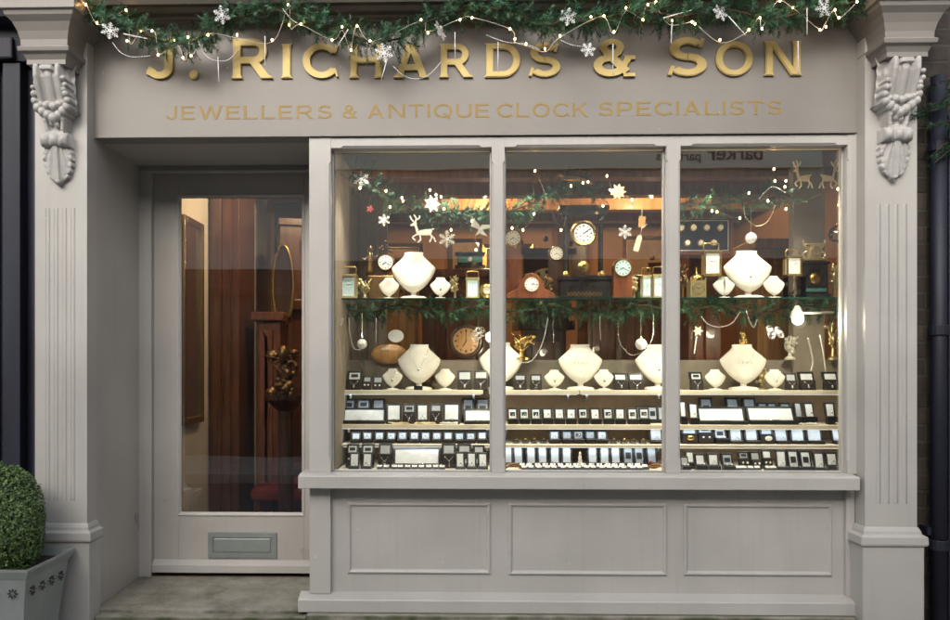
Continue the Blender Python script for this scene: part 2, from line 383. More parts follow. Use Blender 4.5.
    if c == 'W': return dia(.08, 1, .38, 0, w*.95)+dia(.68, 1, .38, 0, w*.9)+dia(.68, 1, .98, 0, w*.95)+dia(1.28, 1, .98, 0, w*.9)+ser(.09, 1, w*.8, -1)+ser(1.27, 1, w*.8, -1), 1.36
    if c == 'S':
        ry = .25-h/4; a = arc(.42, .5+ry, .37-w/2, ry, 28, 270, w, 26, h); b = arc(.43, .5-ry, .40-w/2, ry, -152, 90, w, 26, h)
        return a+b+[sg((.69, .74), (.75, .97), w*.4), sg((.05, .03), (.12, .27), w*.4)], .84
    if c == '&':
        a = arc(.42, .77, .2, .23-h/2+.01, 0, 360, w*.9, 24, h*.8)
        b = arc(.38, .29, .3, .29-h/2, 60, 330, w, 26, h)
        return a+b+[sg((.27, .66), (.78, .12), w), sg((.5, .1), (.62, .13), h*.8), sg((.62, .13), (.84, .52), w*.75), sg((.72, .5), (.98, .5), h*.6), sg((.7, .04), (.98, .04), h*.5), sg((.42, .52), (.62, .66), w*.7)], 1.0
    return vs(0), w

# ================================================================== THE GROUND
pave_z = 0.0
def struct(name, bm, m, **k):
    o = mk(name, bm, m, **k); o['kind'] = 'structure'; return o
struct('pavement', B(-30, 30, -2.2, 6, -.3, 0), 'paving')
struct('road', B(-40, 40, -60, -2.2, -.4, -.12), 'asphalt')
struct('opposite_pavement', B(-30, 30, -7.2, -5.2, -.3, 0), 'paving')

# ================================================================== THE SHOP BUILDING
shop = thing('shop_building', 'taupe painted jeweller\'s shopfront with gold lettered fascia, recessed door and bay of three panes', 'shopfront')
def part(name, bm, m, parent=shop, **k): return mk(name, bm, m, parent, **k)

PL0, PL1 = X(35, -.10), X(87, -.10)        # left pilaster face
PR0, PR1 = X(865, -.10), X(917, -.10)
zstep = Z(611)                              # top of doorstep / foot of the stall riser
FY = -.03                                   # fascia face
xw0, xw1 = X(310), X(857)                   # window frame
ztop = Z(135.5)
DY = .52                                    # door plane

def pilaster(x0, x1, name_label):
    cx = (x0+x1)/2; y = -.10
    zt, zb = Z(58, y), Z(526, y)
    p = thing('pilaster', None, None); p.parent = shop; p['label'] = name_label
    # shaft with four sunk flutes: built as vertical strips
    fl = [(X(u, y)-X(35, y)) for u in (47.8, 56.2, 64.6, 73)]
    hw = .0115
    z0, z1 = Z(502, y), Z(206, y)
    bm = NB()
    xs = [x0]
    for f in fl: xs += [x0+f-hw, x0+f+hw]
    xs.append(x1)
    box(bm, x0, x1, y, .0, zb, z0); box(bm, x0, x1, y, .0, z1, zt+.5)
    for i in range(0, len(xs)-1, 2): box(bm, xs[i], xs[i+1], y+.0, .0, z0, z1)
    part('shaft', bm, 'frame', p)
    bm = NB()
    for f in fl:                            # round-bottomed channel
        c = x0+f; n = 8
        rings = []
        for zz, k in ((z0, .05), (z0+.004, .7), (z0+.010, 1), (z1-.010, 1), (z1-.004, .7), (z1, .05)):
            rings.append([(c-hw*math.cos(PI*i/n), y+.019*k*math.sin(PI*i/n)+.0005, zz) for i in range(n+1)])
        loft(bm, rings, cap=False)
    part('fluting', bm, 'frame', p, smooth=True)
    # base moulding, mitred
    prof = [(.0, 526), (.006, 527), (.013, 530), (.016, 533), (.034, 535), (.036, 542), (.032, 544), (.022, 545)]
    rings = []
    for o, v in prof:
        z = Z(v, -.13); e = o
        rings.append([(x0-e, .0, z), (x0-e, y-e, z), (x1+e, y-e, z), (x1+e, .0, z)])
    part('base_moulding', loft(NB(), rings), 'frame', p, bevel=.002)
    part('plinth', B(x0-.022, x1+.022, y-.022, 0, 0.0, Z(545, -.13)), 'frame', p, bevel=.004)
    return p
pl = pilaster(PL0, PL1, 'left fluted pilaster beside the door recess')
pr = pilaster(PR0, PR1, 'right fluted pilaster beside the window')

# ---- carved console as a relief surface
def console(cx, par, seed):
    rr = random.Random(seed)
    ztp, zbt = Z(57, -.2), Z(184, -.12)
    Hh = ztp-zbt; k = Hh/.62
    fruits = []
    for x, z, r_ in [(-.088,-.17,.017),(-.092,-.20,.018),(-.082,-.232,.021),(-.055,-.252,.023),(-.028,-.268,.024),(0,-.284,.025),(.03,-.27,.024),(.058,-.25,.023),(.083,-.23,.021),(.092,-.2,.018),(.088,-.17,.016),
                     (-.03,-.222,.019),(.006,-.228,.018),(.036,-.217,.017),(-.06,-.218,.016),(.064,-.21,.016),(-.012,-.305,.015),(.014,-.312,.014),(-.045,-.292,.014),(.048,-.288,.014),(.094,-.13,.013),(.09,-.1,.012),(.086,-.15,.013),(-.09,-.14,.011)]:
        fruits.append((x, z, r_))
    def prof(z):
        P = [(0,.10),(-.015,.125),(-.045,.14),(-.09,.138),(-.14,.12),(-.2,.095),(-.26,.075),(-.33,.062),(-.37,.06),(-.45,.052),(-.62,.03)]
        for (a, A), (b, Bv) in zip(P, P[1:]):
            if b <= z <= a: return A+(Bv-A)*(a-z)/(a-b)
        return .03
    def h(x, z):
        b = prof(z); ax = abs(x); d = -.03
        if z > -.37:
            wd = .078 if z > -.2 else .078-(-.2-z)*.16
            if ax < wd:
                d = b
                t = ax/wd
                if z > -.345 and z < -.028:
                    if t < .62:
                        d -= .020
                        if t < .3: d += .014*math.sqrt(max(0, 1-(t/.3)**2))
                    else: d += .004*math.cos((t-.81)/.19*PI/2)
                d -= .010*max(0, (t-.9)/.1)
            if -.062 < z < -.036 and ax < .034: d = max(d, b+.006-(ax/.034)**2*.004)
            if z > -.24 and ax >= wd-.004:       # foliage at the flanks
                q = .05*math.sqrt(max(0, 1-((ax-wd)/.022)**2))
                d = max(d, b*.45+q*.6+.004*math.sin(z*110))
        if -.425 < z < -.355:                    # three small rolls
            if ax < .078:
                lob = abs(math.sin((x+.078)/.156*3*PI))
                d = max(d, .05+.034*math.sqrt(max(0, 1-((z+.39)/.035)**2))*(.45+.55*lob**.5))
        if z < -.40:                             # acanthus leaf
            ang = math.atan2(x, -(z+.33)); rad = math.hypot(x, z+.36)
            wd = .080*math.sqrt(max(0, 1-((z+.475)/.128)**2))+.0045*abs(math.sin(z*95))
            if z > -.475: wd = max(wd, .068+.0045*abs(math.sin(z*95)))
            if ax < wd:
                t = ax/max(wd, .001)
                d = max(d, .030+.016*math.cos(t*1.45)+.0035*math.cos(ang*26)+.006*max(0, (t-.7)/.3)*abs(math.sin(z*95))-max(0, -.46-z)*.10)
            if ax < .013 and z > -.6: d = max(d, .058-(-.45-z)*.12)
            q = 1-((x/.02)**2+((z+.6)/.014)**2)
            if q > 0: d = max(d, .02+.024*math.sqrt(q))
        for fx, fz, fr in fruits:
            fr_ = fr*1.22; q = fr_*fr_-(x-fx)**2-(z-fz)**2
            if q > 0: d = max(d, prof(fz)-.012+math.sqrt(q)*1.15)
        return d
    nx, nz = 92, 230
    bm = NB(); g = []
    for j in range(nz+1):
        z = -.62*j/nz; row = []
        for i in range(nx+1):
            x = -.118+.236*i/nx
            row.append(bm.verts.new((cx+x*.86, -.10-h(x, z), ztp+z*k)))
        g.append(row)
    for j in range(nz):
        for i in range(nx): bm.faces.new((g[j][i], g[j][i+1], g[j+1][i+1], g[j+1][i]))
    o = mk('console_bracket', bm, 'carved', par, smooth=True)
    return o
console((PL0+PL1)/2+.0, pl, 1); console((PR0+PR1)/2, pr, 2)

# ---- capital block over each console (mitred classical profile)
def capital(cx, par):
    prof = [(.000, 57), (.0, 52), (.012, 47), (.03, 45), (.034, 41), (.020, 39), (.022, 33), (.032, 25), (.05, 17), (.075, 12), (.08, 8), (.094, 7), (.094, -2), (.11, -4), (.11, -36)]
    hw = .094; rings = []
    for o, v in prof:
        z = Z(v, -.28); e = o*.9
        rings.append([(cx-hw-e, .0, z), (cx-hw-e, -.235-e, z), (cx+hw+e, -.235-e, z), (cx+hw+e, .0, z)])
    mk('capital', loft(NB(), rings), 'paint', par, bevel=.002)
capital((PL0+PL1)/2, pl); capital((PR0+PR1)/2, pr)

# ---- cornice and fascia
zf = Z(135.5, FY)
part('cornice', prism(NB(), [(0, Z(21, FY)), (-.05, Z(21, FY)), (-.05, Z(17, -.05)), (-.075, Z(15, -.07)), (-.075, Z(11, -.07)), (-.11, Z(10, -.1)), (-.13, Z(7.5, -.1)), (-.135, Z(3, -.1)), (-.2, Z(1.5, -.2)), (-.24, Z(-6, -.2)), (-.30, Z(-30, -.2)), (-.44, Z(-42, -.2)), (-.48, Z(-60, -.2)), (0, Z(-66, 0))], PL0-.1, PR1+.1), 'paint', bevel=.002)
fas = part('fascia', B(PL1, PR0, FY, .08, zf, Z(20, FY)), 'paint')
mk('edge_strip', B(X(97, FY), X(855, FY), FY-.006, FY, zf-.002, zf+.010), 'paint', fas, bevel=.002)
part('upper_wall', B(-6.5, 6.5, .08, .4, Z(20), 4.1), 'brickdark')

# raised gold letters, word line one
def big(ch, u0, u1, vt, vb, wt=.205):
    polys, W = glyph(ch, wt)
    um = (u0+u1)/2
    p0, p1 = at(u0, vb, FY), at(u1, vb, FY); zt = at(um, vt, FY).z; zb = at(um, vb, FY).z
    xs = [q[0] for p in polys for q in p]; mn, mx_ = min(xs), max(xs)
    sx = (p1.x-p0.x)/(mx_-mn); sz = (zt-zb)/(1 if ch != '.' else max(q[1] for p in polys for q in p))
    P = [[Vector(((q[0]-mn)*sx, q[1]*sz)) for q in p] for p in polys]
    o = mk('letter', plate(P, .015, .004), 'gold', fas, loc=(p0.x, FY-.002, zb))
    P2 = plate(P, .004)
for ch, u0, u1, vt, vb in [('J',147,176,41,80),('.',190,199,71,80),('R',232,273.5,40,79.5),('I',281.6,292.8,45,79),('C',303.5,339,45,79),('H',349.5,383.6,45,78.8),
                           ('A',393.7,429,45,78.6),('R',439.5,473,45,78.4),('D',484.6,520,44.5,78.2),('S',528.5,560,44,78),('&',593,634.5,40,77.5),('S',667,706,38.5,77.2),('O',714.7,752,42.5,76.8),('N',763,801,42,76.4)]:
    big(ch, u0, u1, vt, vb)
# painted second line, one thin coat of gold
def word(txt, u0, u1, vb, ht=13.6, wt=.15, gap=.22):
    x = 0; G = []; polys = []
    for ch in txt:
        P, W = glyph(ch, wt); G.append((P, x)); x += W+gap
    tot = x-gap; a, b = X(u0, FY), X(u1, FY); sx = (b-a)/tot; z = at((u0+u1)/2, vb, FY).z; hz = ht/S(FY)
    for P, xo in G:
        for p in P: polys.append([Vector(((q[0]+xo)*sx, q[1]*hz)) for q in p])
    mk('painted_word', plate(polys, .0012), 'goldpaint', fas, loc=(a, FY-.0003, z))
word('JEWELLERS', 166, 332, 119.3); word('&', 342.5, 357.5, 118.6); word('ANTIQUE', 367, 489, 117.9); word('CLOCK', 497, 588, 116.9); word('SPECIALISTS', 598.5, 782.5, 115.2)

# ---- window frame: stop-chamfered bars
def bar_v(x0, x1, z0, z1, y0, y1, ch=.010, s0=.075, s1=.075, left=True, right=True):
    rings = []
    for z, c in ((z0, 0.0008), (z0+s0-.012, .0008), (z0+s0, ch), (z1-s1, ch), (z1-s1+.012, .0008), (z1, .0008)):
        a = c if left else .0008; b = c if right else .0008
        rings.append([(x0, y1, z), (x0, y0+a, z), (x0+a, y0, z), (x1-b, y0, z), (x1, y0+b, z), (x1, y1, z)])
    return loft(NB(), rings)
def bar_h(x0, x1, z0, z1, y0, y1, ch=.012, s=.07):
    rings = []
    for x, c in ((x0, .0008), (x0+s-.012, .0008), (x0+s, ch), (x1-s, ch), (x1-s+.012, .0008), (x1, .0008)):
        rings.append([(x, y1, z0), (x, y0+c, z0), (x, y0, z0+c), (x, y0, z1), (x, y1, z1)])
    return loft(NB(), rings)
zs = Z(472)                                  # top of the sill = bottom of frame
zr = Z(148.5)                                # underside of head rail
WF0, WF1 = -.022, .07
cols = [(X(310), X(331.5)), (X(491.5), X(504.5)), (X(665.5), X(679.5)), (X(845.5), X(857.5))]
fr = thing('window_frame', None, None); fr.parent = shop
for i, (a, b) in enumerate(cols):
    mk('post' if i in (0, 3) else 'mullion', bar_v(a, b, zs, zf-.004, WF0+(.003 if 0 < i < 3 else 0), WF1, left=i > 0, right=i < 3, s1=.075+(zf-zr)), 'frame', fr)
for i in range(3):
    a, b = cols[i][1], cols[i+1][0]
    mk('head_rail', bar_h(a, b, zr, zf-.004, WF0+.002, WF1, .011, .062), 'frame', fr)
    mk('glass_pane', B(a-.004, b+.004, .034, .040, zs, zr+.005), 'glass', fr)
    bm = NB()
    for (p, q, r_, s_) in ((a, a+.008, zs, zr), (b-.008, b, zs, zr), (a+.008, b-.008, zs, zs+.008)): box(bm, p, q, .022, .033, r_, s_)
    mk('glazing_bead', bm, 'frame', fr, bevel=.003)
part('pilaster_return', B(X(857.8), PR0, -.012, .07, 0.1, zf-.001), 'frame')

sl = Z(476, -.09); sb = Z(489, -.09)
part('window_sill', prism(NB(), [(.10, zs+.000), (-.03, zs-.001), (-.088, sl), (-.092, sl-.004), (-.092, sb), (.02, sb), (.10, sb)], X(298, -.09), X(860, -.09)), 'frame', bevel=.003)
# stall riser
zb0 = zstep
yr = .018
riser = part('stall_riser', B(X(312), PR0, yr, .12, zb0, sb+.001), 'frame')
mk('corner_post', B(X(310), X(331), -.012, .12, Z(594), sb), 'frame', riser, bevel=.003)
mk('corner_post', B(X(845.5), X(857.5), -.006, .11, Z(594), sb), 'frame', riser, bevel=.003)
bt = Z(600, -.05)
mk('skirting', prism(NB(), [(.03, Z(592, .018)), (.015, Z(592, .018)), (-.05, bt), (-.054, bt-.004), (-.054, zb0+.006), (.03, zb0+.006)], X(298, -.05), X(856, -.05)), 'frame', riser, bevel=.003)
def panel_mould(u0, u1, v0, v1):
    x0, x1 = X(u0, yr), X(u1, yr); z1, z0 = Z(v0, yr), Z(v1, yr)
    prof = [(0, 0), (.002, .006), (.007, .011), (.012, .012), (.017, .009), (.021, .003), (.024, 0)]
    rings = [[(x0+o, yr-h_, z0+o), (x1-o, yr-h_, z0+o), (x1-o, yr-h_, z1-o), (x0+o, yr-h_, z1-o)] for o, h_ in prof]
    mk('panel_moulding', loft(NB(), rings, cap=False), 'frame', riser)
panel_mould(347, 491, 502, 574); panel_mould(508, 667, 502, 574.5); panel_mould(683, 832, 502, 574)

# ---- door recess
xr0 = PL1                                    # left reveal line
part('recess_wall', prism(NB(), [(PL1, .0), (X(96.5, 0), .0), (X(139.5, DY), DY), (X(139.5, DY), DY+.1), (PL1, DY+.1)], .05, zf, axis='z'), 'doorpaint')
part('recess_ceiling', B(X(96.5, 0)-.05, X(312), .081, DY+.1, zf-.0, zf+.05), 'doorpaint')
part('display_side_wall', B(X(311), X(331.5)-.006, .071, .95, zb0, zf), 'doorpaint')
mk_ = mk
jx0, jx1 = X(139.5, DY), X(152, DY)
dz0, dz1 = Z(574, DY), Z(171.5, DY)
df = part('door_frame', B(jx0, jx1, DY-.015, DY+.1, Z(578, DY), Z(171.5, DY)), 'frame', bevel=.003)
mk('frame_head', B(jx0, X(330, DY), DY-.012, DY+.1, Z(171.5, DY), zf), 'frame', df, bevel=.003)
mk('head_bead', B(jx0, X(330, DY), DY-.022, DY-.012, Z(171.5, DY), Z(169, DY)), 'frame', df, bevel=.003)
door = thing('door', None, None); door.parent = shop
gx0, gx1, gz0, gz1 = X(177, DY), X(303, DY), Z(516.5, DY), Z(193.5, DY)
dxr = X(330, DY)
y0 = DY+.022
mk('stile', B(jx1, gx0, y0, y0+.04, dz0, dz1), 'doorpaint', door, bevel=.003)
mk('stile', B(gx1, dxr, y0, y0+.04, dz0, dz1), 'doorpaint', door, bevel=.003)
mk('top_rail', B(gx0, gx1, y0+.001, y0+.04, gz1, dz1), 'doorpaint', door, bevel=.002)
mk('bottom_rail', B(gx0, gx1, y0+.001, y0+.04, dz0, gz0), 'doorpaint', door, bevel=.002)
mk('glazing_bead', loft(NB(), [[(gx0-o, y0-h_, gz0-o), (gx1+o, y0-h_, gz0-o), (gx1+o, y0-h_, gz1+o), (gx0-o, y0-h_, gz1+o)] for o, h_ in ((-.014, -.012), (-.006, .001), (.0, .006), (.006, .004), (.008, -.001))], cap=False), 'frame', door)
mk('glass_pane', B(gx0-.003, gx1+.003, y0+.018, y0+.024, gz0-.003, gz1+.003), 'glass', door)
mk('weather_board', prism(NB(), [(y0, Z(561.5, DY)), (y0-.012, Z(561.8, DY)), (y0-.04, Z(566, DY)), (y0-.04, Z(573.5, DY)), (y0, Z(573.5, DY))], jx1+.004, dxr), 'frame', door, bevel=.002)
lp = [X(207, DY), X(276, DY), Z(560, DY), Z(534, DY)]
mk('letter_plate', loft(NB(), [[(lp[0]+o, y0-h_, lp[2]+o), (lp[1]-o, y0-h_, lp[2]+o), (lp[1]-o, y0-h_, lp[3]-o), (lp[0]+o, y0-h_, lp[3]-o)] for o, h_ in ((0, 0), (0, .006), (.002, .009), (.028, .010), (.032, .004), (.034, .004))], cap=True), 'plate', door)
mk('letter_flap', B(lp[0]+.037, lp[1]-.037, y0-.010, y0-.004, lp[2]+.036, lp[3]-.036), 'plate', door, bevel=.002)
part('threshold', B(jx0-.05, dxr, DY+.003, DY+.2, Z(580, DY)-.12, Z(577, DY)), 'darkwood')

part('door_seal', B(jx0-.1, dxr, y0+.045, y0+.06, .1, dz0+.03), 'black')  # added black block hiding the sky that showed under the door
# doorstep
step = tag(struct('stone_step_surface', prism(NB(), [(-.012, zstep-.002), (-.004, zstep+.006), (DY+.005, Z(578, DY)), (DY+.1, Z(578, DY)), (DY+.1, 0), (-.02, 0), (-.02, zstep-.03)], X(97), X(309)), 'stone', bevel=.006), None, None)
struct('stone_kerb_surface', B(X(309), PR0-.024, -.075, .12, 0, zb0+.003), 'stone', bevel=.008)
struct('stone_ledge_surface', B(PL1+.024, X(309), -.075, -.0205, 0, zstep-.012), 'stone', bevel=.008)

# ---- shop interior shell
CZ = Z(155, .25)
part('window_ceiling', B(X(331.5), 2.6, .071, .62, zf+.0, zf+.05), 'oppdark')
XL, XR = -1.64, 2.6
YB = 3.4
part('interior_floor', B(XL-.1, XR, DY+.1, YB, .1, .22), 'carpet')
part('interior_ceiling', B(XL-.1, XR, .621, YB, 2.86, 2.95), 'ceiling')
part('interior_back_wall', B(XL-.1, XR, YB, YB+.1, .1, 2.9), 'roomwall')
part('interior_left_wall', B(XL-.1, XL, DY+.101, YB, .1, 2.9), 'creamwall')
part('interior_right_wall', B(XR, XR+.1, .0, YB, .1, 2.9), 'roomwall')
part('front_wall_inside', B(X(857.8), XR, .071, .09, zb0, zf), 'greyboard')
# tongue-and-groove lining on the left of the display
bm = NB(); xx = X(331.5)-.005
for i in range(9): box(bm, xx, xx+.012, .075+i*.098, .075+i*.098+.094, zs, 2.62)
part('boarded_lining', bm, 'greyboard', bevel=.003)
bm = NB()
for i in range(3): box(bm, xx+.013+i*.062, xx+.013+i*.062+.058, .94, .965, zs, 2.55)
part('boarded_return', bm, 'greyboard', bevel=.003)
part('back_partition', B(xx+.012, 2.25, .56, .585, zs-.1, Z(360, .56)), 'greyboard')

# ================================================================== neighbours
nb = thing('neighbouring_shopfront', 'dark navy painted shopfront joined to the left of the taupe pilaster', 'shopfront')
mk('panelled_wall', B(-5, PL0-.001, .03, .3, 0, 3.3), 'navy', nb)
bm = NB()
x9 = PL0
box(bm, x9-.06, x9-.003, -.02, .03, 0, Z(62)); box(bm, x9-.20, x9-.11, -.04, .03, 0, Z(62)); box(bm, x9-.62, x9-.25, -.0, .03, 0, Z(62))
mk('vertical_board', bm, 'navy', nb, bevel=.004)
mk('cornice', prism(NB(), [(.03, Z(60)), (-.03, Z(60)), (-.05, Z(38)), (-.03, Z(36)), (-.03, Z(27)), (-.13, Z(24)), (-.14, Z(17)), (-.16, Z(15)), (.03, Z(15))], -5, PL0-.002), 'navy', nb, bevel=.003)
mk('block', B(-2.6, X(13, -.06), -.07, .02, Z(60), Z(38)), 'navy', nb, bevel=.01)
mk('stone_ledge', prism(NB(), [(.03, Z(14)), (-.1, Z(14)), (-.13, Z(8)), (-.14, Z(-30)), (.03, Z(-30))], -5, X(7, -.13)), 'render', nb, bevel=.006)
rb = thing('brick_wall', 'dark weathered brick wall to the right of the shopfront', 'wall')
mk('wall', B(PR1, 6.5, .05, .3, 0, 3.3), 'brickdark', rb)
dp = thing('drainpipe', 'dark navy painted drainpipe running down the brick wall at the right edge', 'drainpipe', (X(940, -.03), -.02, 0))
mk('pipe', tube(NB(), [(0, 0, .0), (0, 0, Z(82))], .036, 16), 'navy', dp, smooth=True)
for z in (.55, 1.6, 2.5): mk('pipe_collar', tube(NB(), [(0, 0, z), (0, 0, z+.05)], .045, 16), 'navy', dp, bevel=.003)
mk('bracket', B(-.055, .055, .0, .069, .62, .66), 'navy', dp)
nb2 = thing('navy_door_surround', 'navy timber surround standing on the brick wall beyond the drainpipe', 'door surround', (0, 0, 0))
mk('post', B(X(945, -.0), X(990, 0), -.03, .049, 0, Z(120)), 'navy', nb2, bevel=.004)

# ================================================================== foliage
def needles(bm, p, d, n, ln, wd, rnd, spread=1.0):
    """one sprig: needles set along direction d from p"""
    d = d.normalized(); x, y = frame_axes(d); L = n*.0026
    for i in range(n):
        t = i/n; b = p+d*(L*t); a = rnd.uniform(0, 2*PI)
        o = (x*math.cos(a)+y*math.sin(a)); nd = (d*rnd.uniform(.35, .9)+o*spread).normalized()
        l = ln*rnd.uniform(.7, 1.15)*(1-.35*t); s = nd.cross(d)
        if s.length < 1e-4: continue
        s = s.normalized()*wd/2
        bm.faces.new([bm.verts.new(b-s), bm.verts.new(b+s), bm.verts.new(b+nd*l+s*.25), bm.verts.new(b+nd*l-s*.25)])
def spline(pts, n):
    out = []; P = [Vector(p) for p in pts]
    for i in range(len(P)-1):
        p0, p1, p2, p3 = P[max(0, i-1)], P[i], P[i+1], P[min(len(P)-1, i+2)]
        for k in range(n):
            t = k/n
            out.append(.5*((2*p1)+(-p0+p2)*t+(2*p0-5*p1+4*p2-p3)*t*t+(-p0+3*p1-3*p2+p3)*t*t*t))
    out.append(P[-1]); return out
def garland(name, label, pts, dens, thick, mats='fir', seed=3, group=None, ln=.024):
    rnd = random.Random(seed); path = spline(pts, 10)
    t = thing(name, label, 'garland', path[0], group=group); o = path[0]
    path = [p-o for p in path]
    mk('stem', tube(NB(), path, .005, 6), 'twig', t)
    bm = NB(); bm2 = NB()
    tot = 0
    for a, b in zip(path, path[1:]):
        L = (b-a).length; k = max(1, int(L*dens+rnd.random()))
        for _ in range(k):
            p = a.lerp(b, rnd.random()); th = rnd.uniform(0, 2*PI)
            d = Vector((rnd.uniform(-1, 1)*.8+.3, math.cos(th), math.sin(th)*1.0-.08))
            p2 = p+d.normalized()*rnd.uniform(0, thick)
            needles(bm if rnd.random() < .6 else bm2, p2, d+Vector((0, 0, rnd.uniform(-.4, .3))), rnd.randint(20, 34), ln, .0038, rnd)
    mk('needles', bm, 'fir', t); mk('needles', bm2, 'firdark', t)
    return t
gp = [(76,6),(92,14),(110,30),(135,38),(160,49),(183,53),(205,45),(222,28),(245,20),(270,14),(300,20),(325,33),(345,40),(368,47),(398,46),(420,34),(445,24),(470,16),(500,20),(525,28),(550,35),(570,27),(585,32),(607,28),(640,20),(680,27),(710,19),(740,22),(765,29),(793,25),(820,12),(845,14),(866,0)]
GY = -.20
gpts = [at(u, v-(9 if 100 < u < 215 else 4 if u < 320 else 7 if u < 430 else 10 if u < 860 else 3), GY) for u, v in gp]
garland('fir_garland', 'long green fir garland draped across the top of the fascia', gpts, 290, .040, seed=5, ln=.030)

# fairy lights on it
fl_t = thing('fairy_lights', 'white-wired string of small warm fairy lights wound through the fascia garland', 'string lights', gpts[0])
bulbs = [(86,5),(97,23),(126,10),(127,41),(141,31),(152,31),(174,41),(188,37),(191,56),(208,35),(158,55),(272,40),(288,5),(289,25),(301,24),(342,27),(357,26),(351,50),(332,40),(370,41),(421,20),(428,33),(460,20),(472,18),(510,29),(515,39),(526,44),(545,49),(560,36),(591,17),(604,16),(626,8),(648,5),(656,2),(643,20),(672,21),(692,22),(695,24),(614,32),(749,30),(762,29),(760,18),(820,30),(826,27),(835,10),(839,18),(857,2),(793,8),(780,1),(720,40),(183,58),(237,35)]
rnd = random.Random(4); o0 = gpts[0]; wp = []
for (u, v) in sorted(bulbs):
    p = at(u, v, GY-.045+rnd.uniform(-.01, .02))-o0; wp.append(p)
    d = Vector((rnd.uniform(-1, 1), rnd.uniform(-.6, .2), rnd.uniform(-.8, .8))).normalized()
    bm = NB(); ball(bm, p, .0043, 8, (1, 1, 1.3)); mk('bulb', bm, 'bulb', fl_t, smooth=True)
mk('cable', tube(NB(), spline([p+Vector((rnd.uniform(-.01, .01), .012, rnd.uniform(-.012, .012))) for p in wp], 5), .0013, 4), 'wire', fl_t)

# snowflakes
def snowflake_bm(r, kind=0, th=.003):
    P = []
    for k in range(6):
        a = PI/3*k+PI/6; d = Vector((math.cos(a), math.sin(a)))
        P.append(sg((0, 0), d*r, r*.09))
        for t, l in ((.35, .3), (.6, .34), (.82, .2)):
            for s in (-1, 1):
                e = Vector((math.cos(a+s*PI/3.2), math.sin(a+s*PI/3.2)))
                P.append(sg(d*r*t, d*r*t+e*r*l, r*.075))
        P += [[d*r*.98+Vector((math.cos(q), math.sin(q)))*r*.1 for q in [PI/3*i for i in range(6)]]]
    P += [[Vector((math.cos(PI/3*i), math.sin(PI/3*i)))*r*.26 for i in range(6)]]
    return plate(P, th)
for (u, v, r, lb) in [(110,31,.045,'white glitter snowflake hanging clear of the garland at its far left end'),(222,15,.045,'white glitter snowflake in the garland between J and R'),(384,53,.047,'white glitter snowflake hanging over the letters H and A'),
                      (440,31,.05,'narrow side-on glitter snowflake above the second R'),(568,17,.045,'white glitter snowflake in garland between S and ampersand'),(588,50,.038,'frosted snowflake just left of the ampersand'),
                      (720,13,.045,'frosted snowflake in the garland above the O of SON'),(824,8,.045,'frosted snowflake near the garland\'s right end')]:
    o = solo('snowflake', snowflake_bm(r*.88), 'glitter', lb, 'snowflake', at(u, v, GY-.06), 'snowflakes on the fascia garland')
    o.rotation_euler = (rnd.uniform(-.3, .3), rnd.uniform(-.4, .4), 1.15 if u == 440 else rnd.uniform(-.5, .5))
# bead loops and glass icicles
def beads(bm, pts, r=.0032, step=.0075):
    path = spline(pts, 14); acc = 0; last = path[0]
    for a, b in zip(path, path[1:]):
        acc += (b-a).length
        if acc >= step: bmesh.ops.create_icosphere(bm, subdivisions=1, radius=r, matrix=Matrix.Translation(b)); acc = 0
    return bm
def bead_string(uv, Y, label, group, m='bead', r=.0032, step=.0075, name='bead_string'):
    P = [at(u, v, Y) for u, v in uv]; o = P[0].copy(); P = [p-o for p in P]
    bm = tube(NB(), spline(P, 8), .0008, 4); beads(bm, P, r, step)
    return solo(name, bm, m, label, 'beads', o, group, smooth=True)
for uv, lb in [([(112,42),(120,52),(132,57),(150,56)], 'crystal bead loop hanging under the far left snowflake'),
               ([(198,40),(203,52),(213,60),(228,60),(238,50)], 'crystal bead loop left of the first R of RICHARDS'),
               ([(393,66),(404,76),(418,79),(430,74),(441,62)], 'crystal bead loop hanging across the letter A'),
               ([(486,35),(505,42),(525,44),(540,50)], 'crystal bead loop running above the D and S'),
               ([(560,40),(572,45),(586,47)], 'short crystal bead loop beside the ampersand'),
               ([(282,8),(292,20),(300,24)], 'short crystal bead loop above the first I')]:
    bead_string(uv, GY-.05, lb, 'bead loops on the fascia garland', 'bead')
for (u0, v0, u1, v1, lb) in [(218,58,219,82,'clear bead icicle hanging left of the first R'),(265,37,265,66,'clear bead icicle hanging over the bowl of the first R'),(455,33,455,60,'clear bead icicle hanging over the second R'),
                             (498,43,498,72,'clear bead icicle hanging over the D'),(613,45,613,75,'clear bead icicle hanging over the ampersand'),(672,22,671,44,'clear icicle hanging over the top of the S of SON'),
                             (729,17,746,36,'slanting glass icicle above the O of SON'),(807,9,807,35,'clear bead icicle right of the N, in the garland'),(798,42,798,74,'clear bead icicle hanging over the N of SON'),
                             (348,30,337,47,'slanting white icicle left of the H'),(387,60,381,81,'white icicle hanging below the snowflake over H'),(664,18,692,10,'pale horizontal icicle in garland right of the ampersand'),(124,34,148,39,'white icicle lying along garland by far left snowflake')]:
    a, b = at(u0, v0, GY-.055), at(u1, v1, GY-.055)
    bm = tube(NB(), [Vector((0, 0, 0)), b-a], [.0028, .0015], 5); n = int((b-a).length/.008)
    for i in range(n): ball(bm, (b-a)*(i/n), .004*(1-.4*i/n), 6)
    solo('icicle', bm, 'bead', lb, 'icicle', a, 'icicles on the fascia garland', smooth=True)

